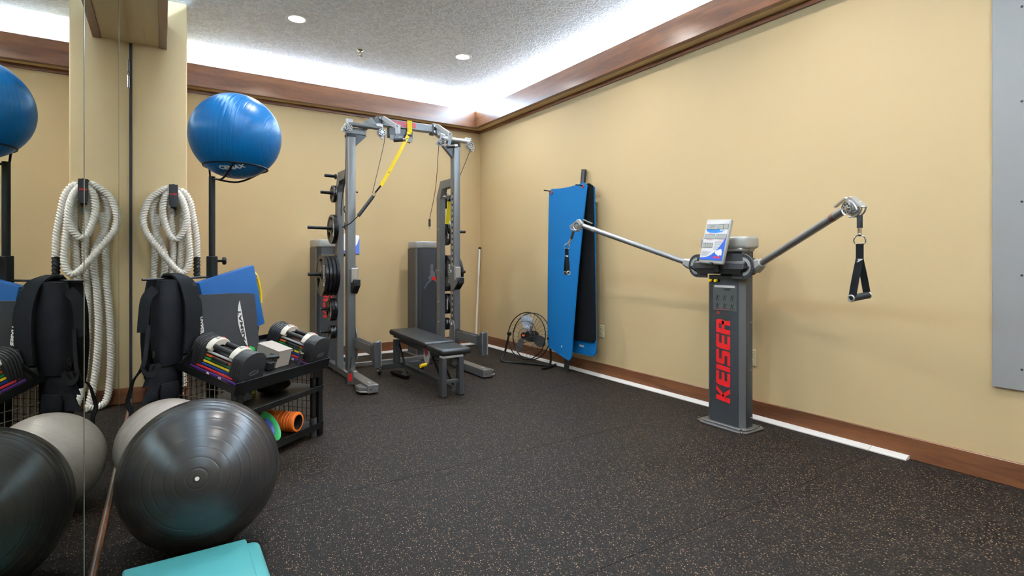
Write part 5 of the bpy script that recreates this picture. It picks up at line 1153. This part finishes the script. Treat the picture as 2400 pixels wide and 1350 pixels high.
for (x0, x1, y0, y1) in ((-0.090,0.008,0.088,0.122),(0.016,0.056,0.090,0.124),(0.060,0.098,0.091,0.125),(-0.092,-0.005,0.018,0.050),(0.006,0.096,0.020,0.052),(-0.092,-0.072,-0.046,-0.014),(-0.070,-0.050,-0.046,-0.014),(-0.048,-0.028,-0.046,-0.014),(-0.026,-0.006,-0.046,-0.014)):
    fr2 = obj('readout_frame', MB(fT).bx(x0-0.002, x1+0.002, y0-0.002, y1+0.002, 0.0016, 0.0022), 'dark_print', ds)
    obj('readout', MB(fT).bx(x0, x1, y0, y1, 0.0022, 0.0027), 'lcd', fr2)
obj('readout_text', MB(fT).text('OFF', 0.030, Matrix.Translation((-0.04, 0.104, 0.0029)), ext=0.0002), 'graphite', ds)
obj('top_label', MB(fT).bx(-0.068, 0.062, 0.135, 0.148, 0.001, 0.0018), 'white_print', ds)
tb = MB(fT)
for k in range(9): tb.bx(0.008, 0.075-0.006*max(0, k-3), -0.002-0.0075*k, 0.001-0.0075*k, 0.001, 0.0014)
for k in range(5): tb.bx(-0.09, -0.01-0.008*k, -0.078-0.007*k, -0.075-0.007*k, 0.001, 0.0014)
obj('fine_print', tb, mat('grey_print', (140, 142, 148), 0.6), ds)
obj('red_titles', MB(fT).bx(-0.07,-0.02,0.008,0.012,0.001,0.0014).bx(0.03,0.085,0.0085,0.0115,0.001,0.0014).bx(-0.06,-0.02,0.053,0.056,0.001,0.0014), 'red_faded', ds)
obj('muscle_mark', MB(fT).prism([(0.028,-0.070),(0.050,-0.060),(0.075,-0.052),(0.088,-0.070),(0.088,-0.098),(0.070,-0.098),(0.062,-0.108),(0.055,-0.098),(0.040,-0.092),(0.028,-0.082)], 0.0016, 0.0022), 'white_print', ds)
lb = MB(fT); letters(lb, 'KEISER', 0.013, Matrix.Translation((0.018, -0.120, 0.0018)), depth=0.0005); obj('display_name', lb, 'red', ds)
obj('display_button', MB(DT).cyl((-0.002, 0.02*(1 if False else -1), -0.160), (0.012, -0.02, -0.160), 0.010, n=12), 'steel_black', ds)
obj('display_neck', MB(YT).cyl((0.03, 0.0, 1.155), (0.045, 0.0, 1.20), 0.022, n=14), 'steel_black', kt)
obj('release_handle', MB(YT).bx(0.04, 0.07, -0.035, 0.0, 1.095, 1.155, bev=0.006), 'steel_black', kt)
# strap handles hanging from the arm tips
def strap_handle(top, side, label, drop, length, spread, wob):
    top = Vector(top); t = thing('strap_handle', label, 'handle', (top.x, top.y, top.z-drop-length), 'strap handles on the cable arms')
    a = top; b_ = top+wob*0.35-Vector((0,0,drop*0.52)); c_ = top+wob-Vector((0,0,drop))
    obj('cable_sleeve', MB().cyl(a+Vector((0,0,0.004)), b_, 0.0125, n=14), 'rubber', t)
    obj('swivel', MB().cyl(b_, b_.lerp(c_, 0.55), 0.009, n=12).sphere(b_.lerp(c_, 0.6), 0.010, 12, 8), 'chrome', t)
    rc = c_-Vector((0,0,0.006)); vw = Vector((rc.x, rc.y, 0)).normalized()
    obj('ring', MB().torus(rc, Vector((vw.x, vw.y, 0.1)), 0.024, 0.0036, 26, 8), 'chrome', t)
    s0 = rc-Vector((0,0,0.022)); sv = Vector(side).normalized()
    nv = sv.cross(Vector((0,0,1))).normalized()
    mid = s0-Vector((0,0,length*0.30)); gl = mid-Vector((0,0,length*0.66))
    obj('webbing_tab', MB().tube([s0+Vector((0,0,0.004)), mid], 0.01, flat=(0.032, 0.007), up=tuple(-vw)), 'fabric_black', t)
    obj('care_label', MB().box(tuple(mid-vw*0.006+Vector((0,0,0.0))), (0.001,0.001,0.001)).tube([mid-vw*0.0055+Vector((0,0,0.010)), mid-vw*0.0055-Vector((0,0,0.006))], 0.01, flat=(0.024,0.001), up=tuple(-vw)), 'white_print', t)
    for s2 in (-1, 1):
        obj('webbing', MB().tube(catmull([mid+Vector((0,0,0.012)), mid.lerp(gl+sv*s2*spread, 0.45)+sv*s2*0.004, gl+sv*s2*spread], 6), 0.01, flat=(0.032, 0.005), up=tuple(-vw+sv*s2*0.5)), 'fabric_black', t)
        obj('grip_ring', MB().torus(gl+sv*s2*(spread+0.006), sv, 0.0145, 0.004, 20, 8), 'silver', t)
    obj('grip', MB().cyl(gl-sv*(spread+0.004), gl+sv*(spread+0.004), 0.0165, n=18), 'rubber', t)
strap_handle(hR, (0.80, -0.20, 0.10), 'black strap handle hanging from the nearer right arm of the cable column', 0.110, 0.262, 0.050, Vector((0.0,0.0,0)))
strap_handle(hL, (0.35, 0.95, 0.0), 'black strap handle hanging from the far left arm, in front of the blue mat', 0.130, 0.215, 0.040, Vector((-0.035,0.05,0)))
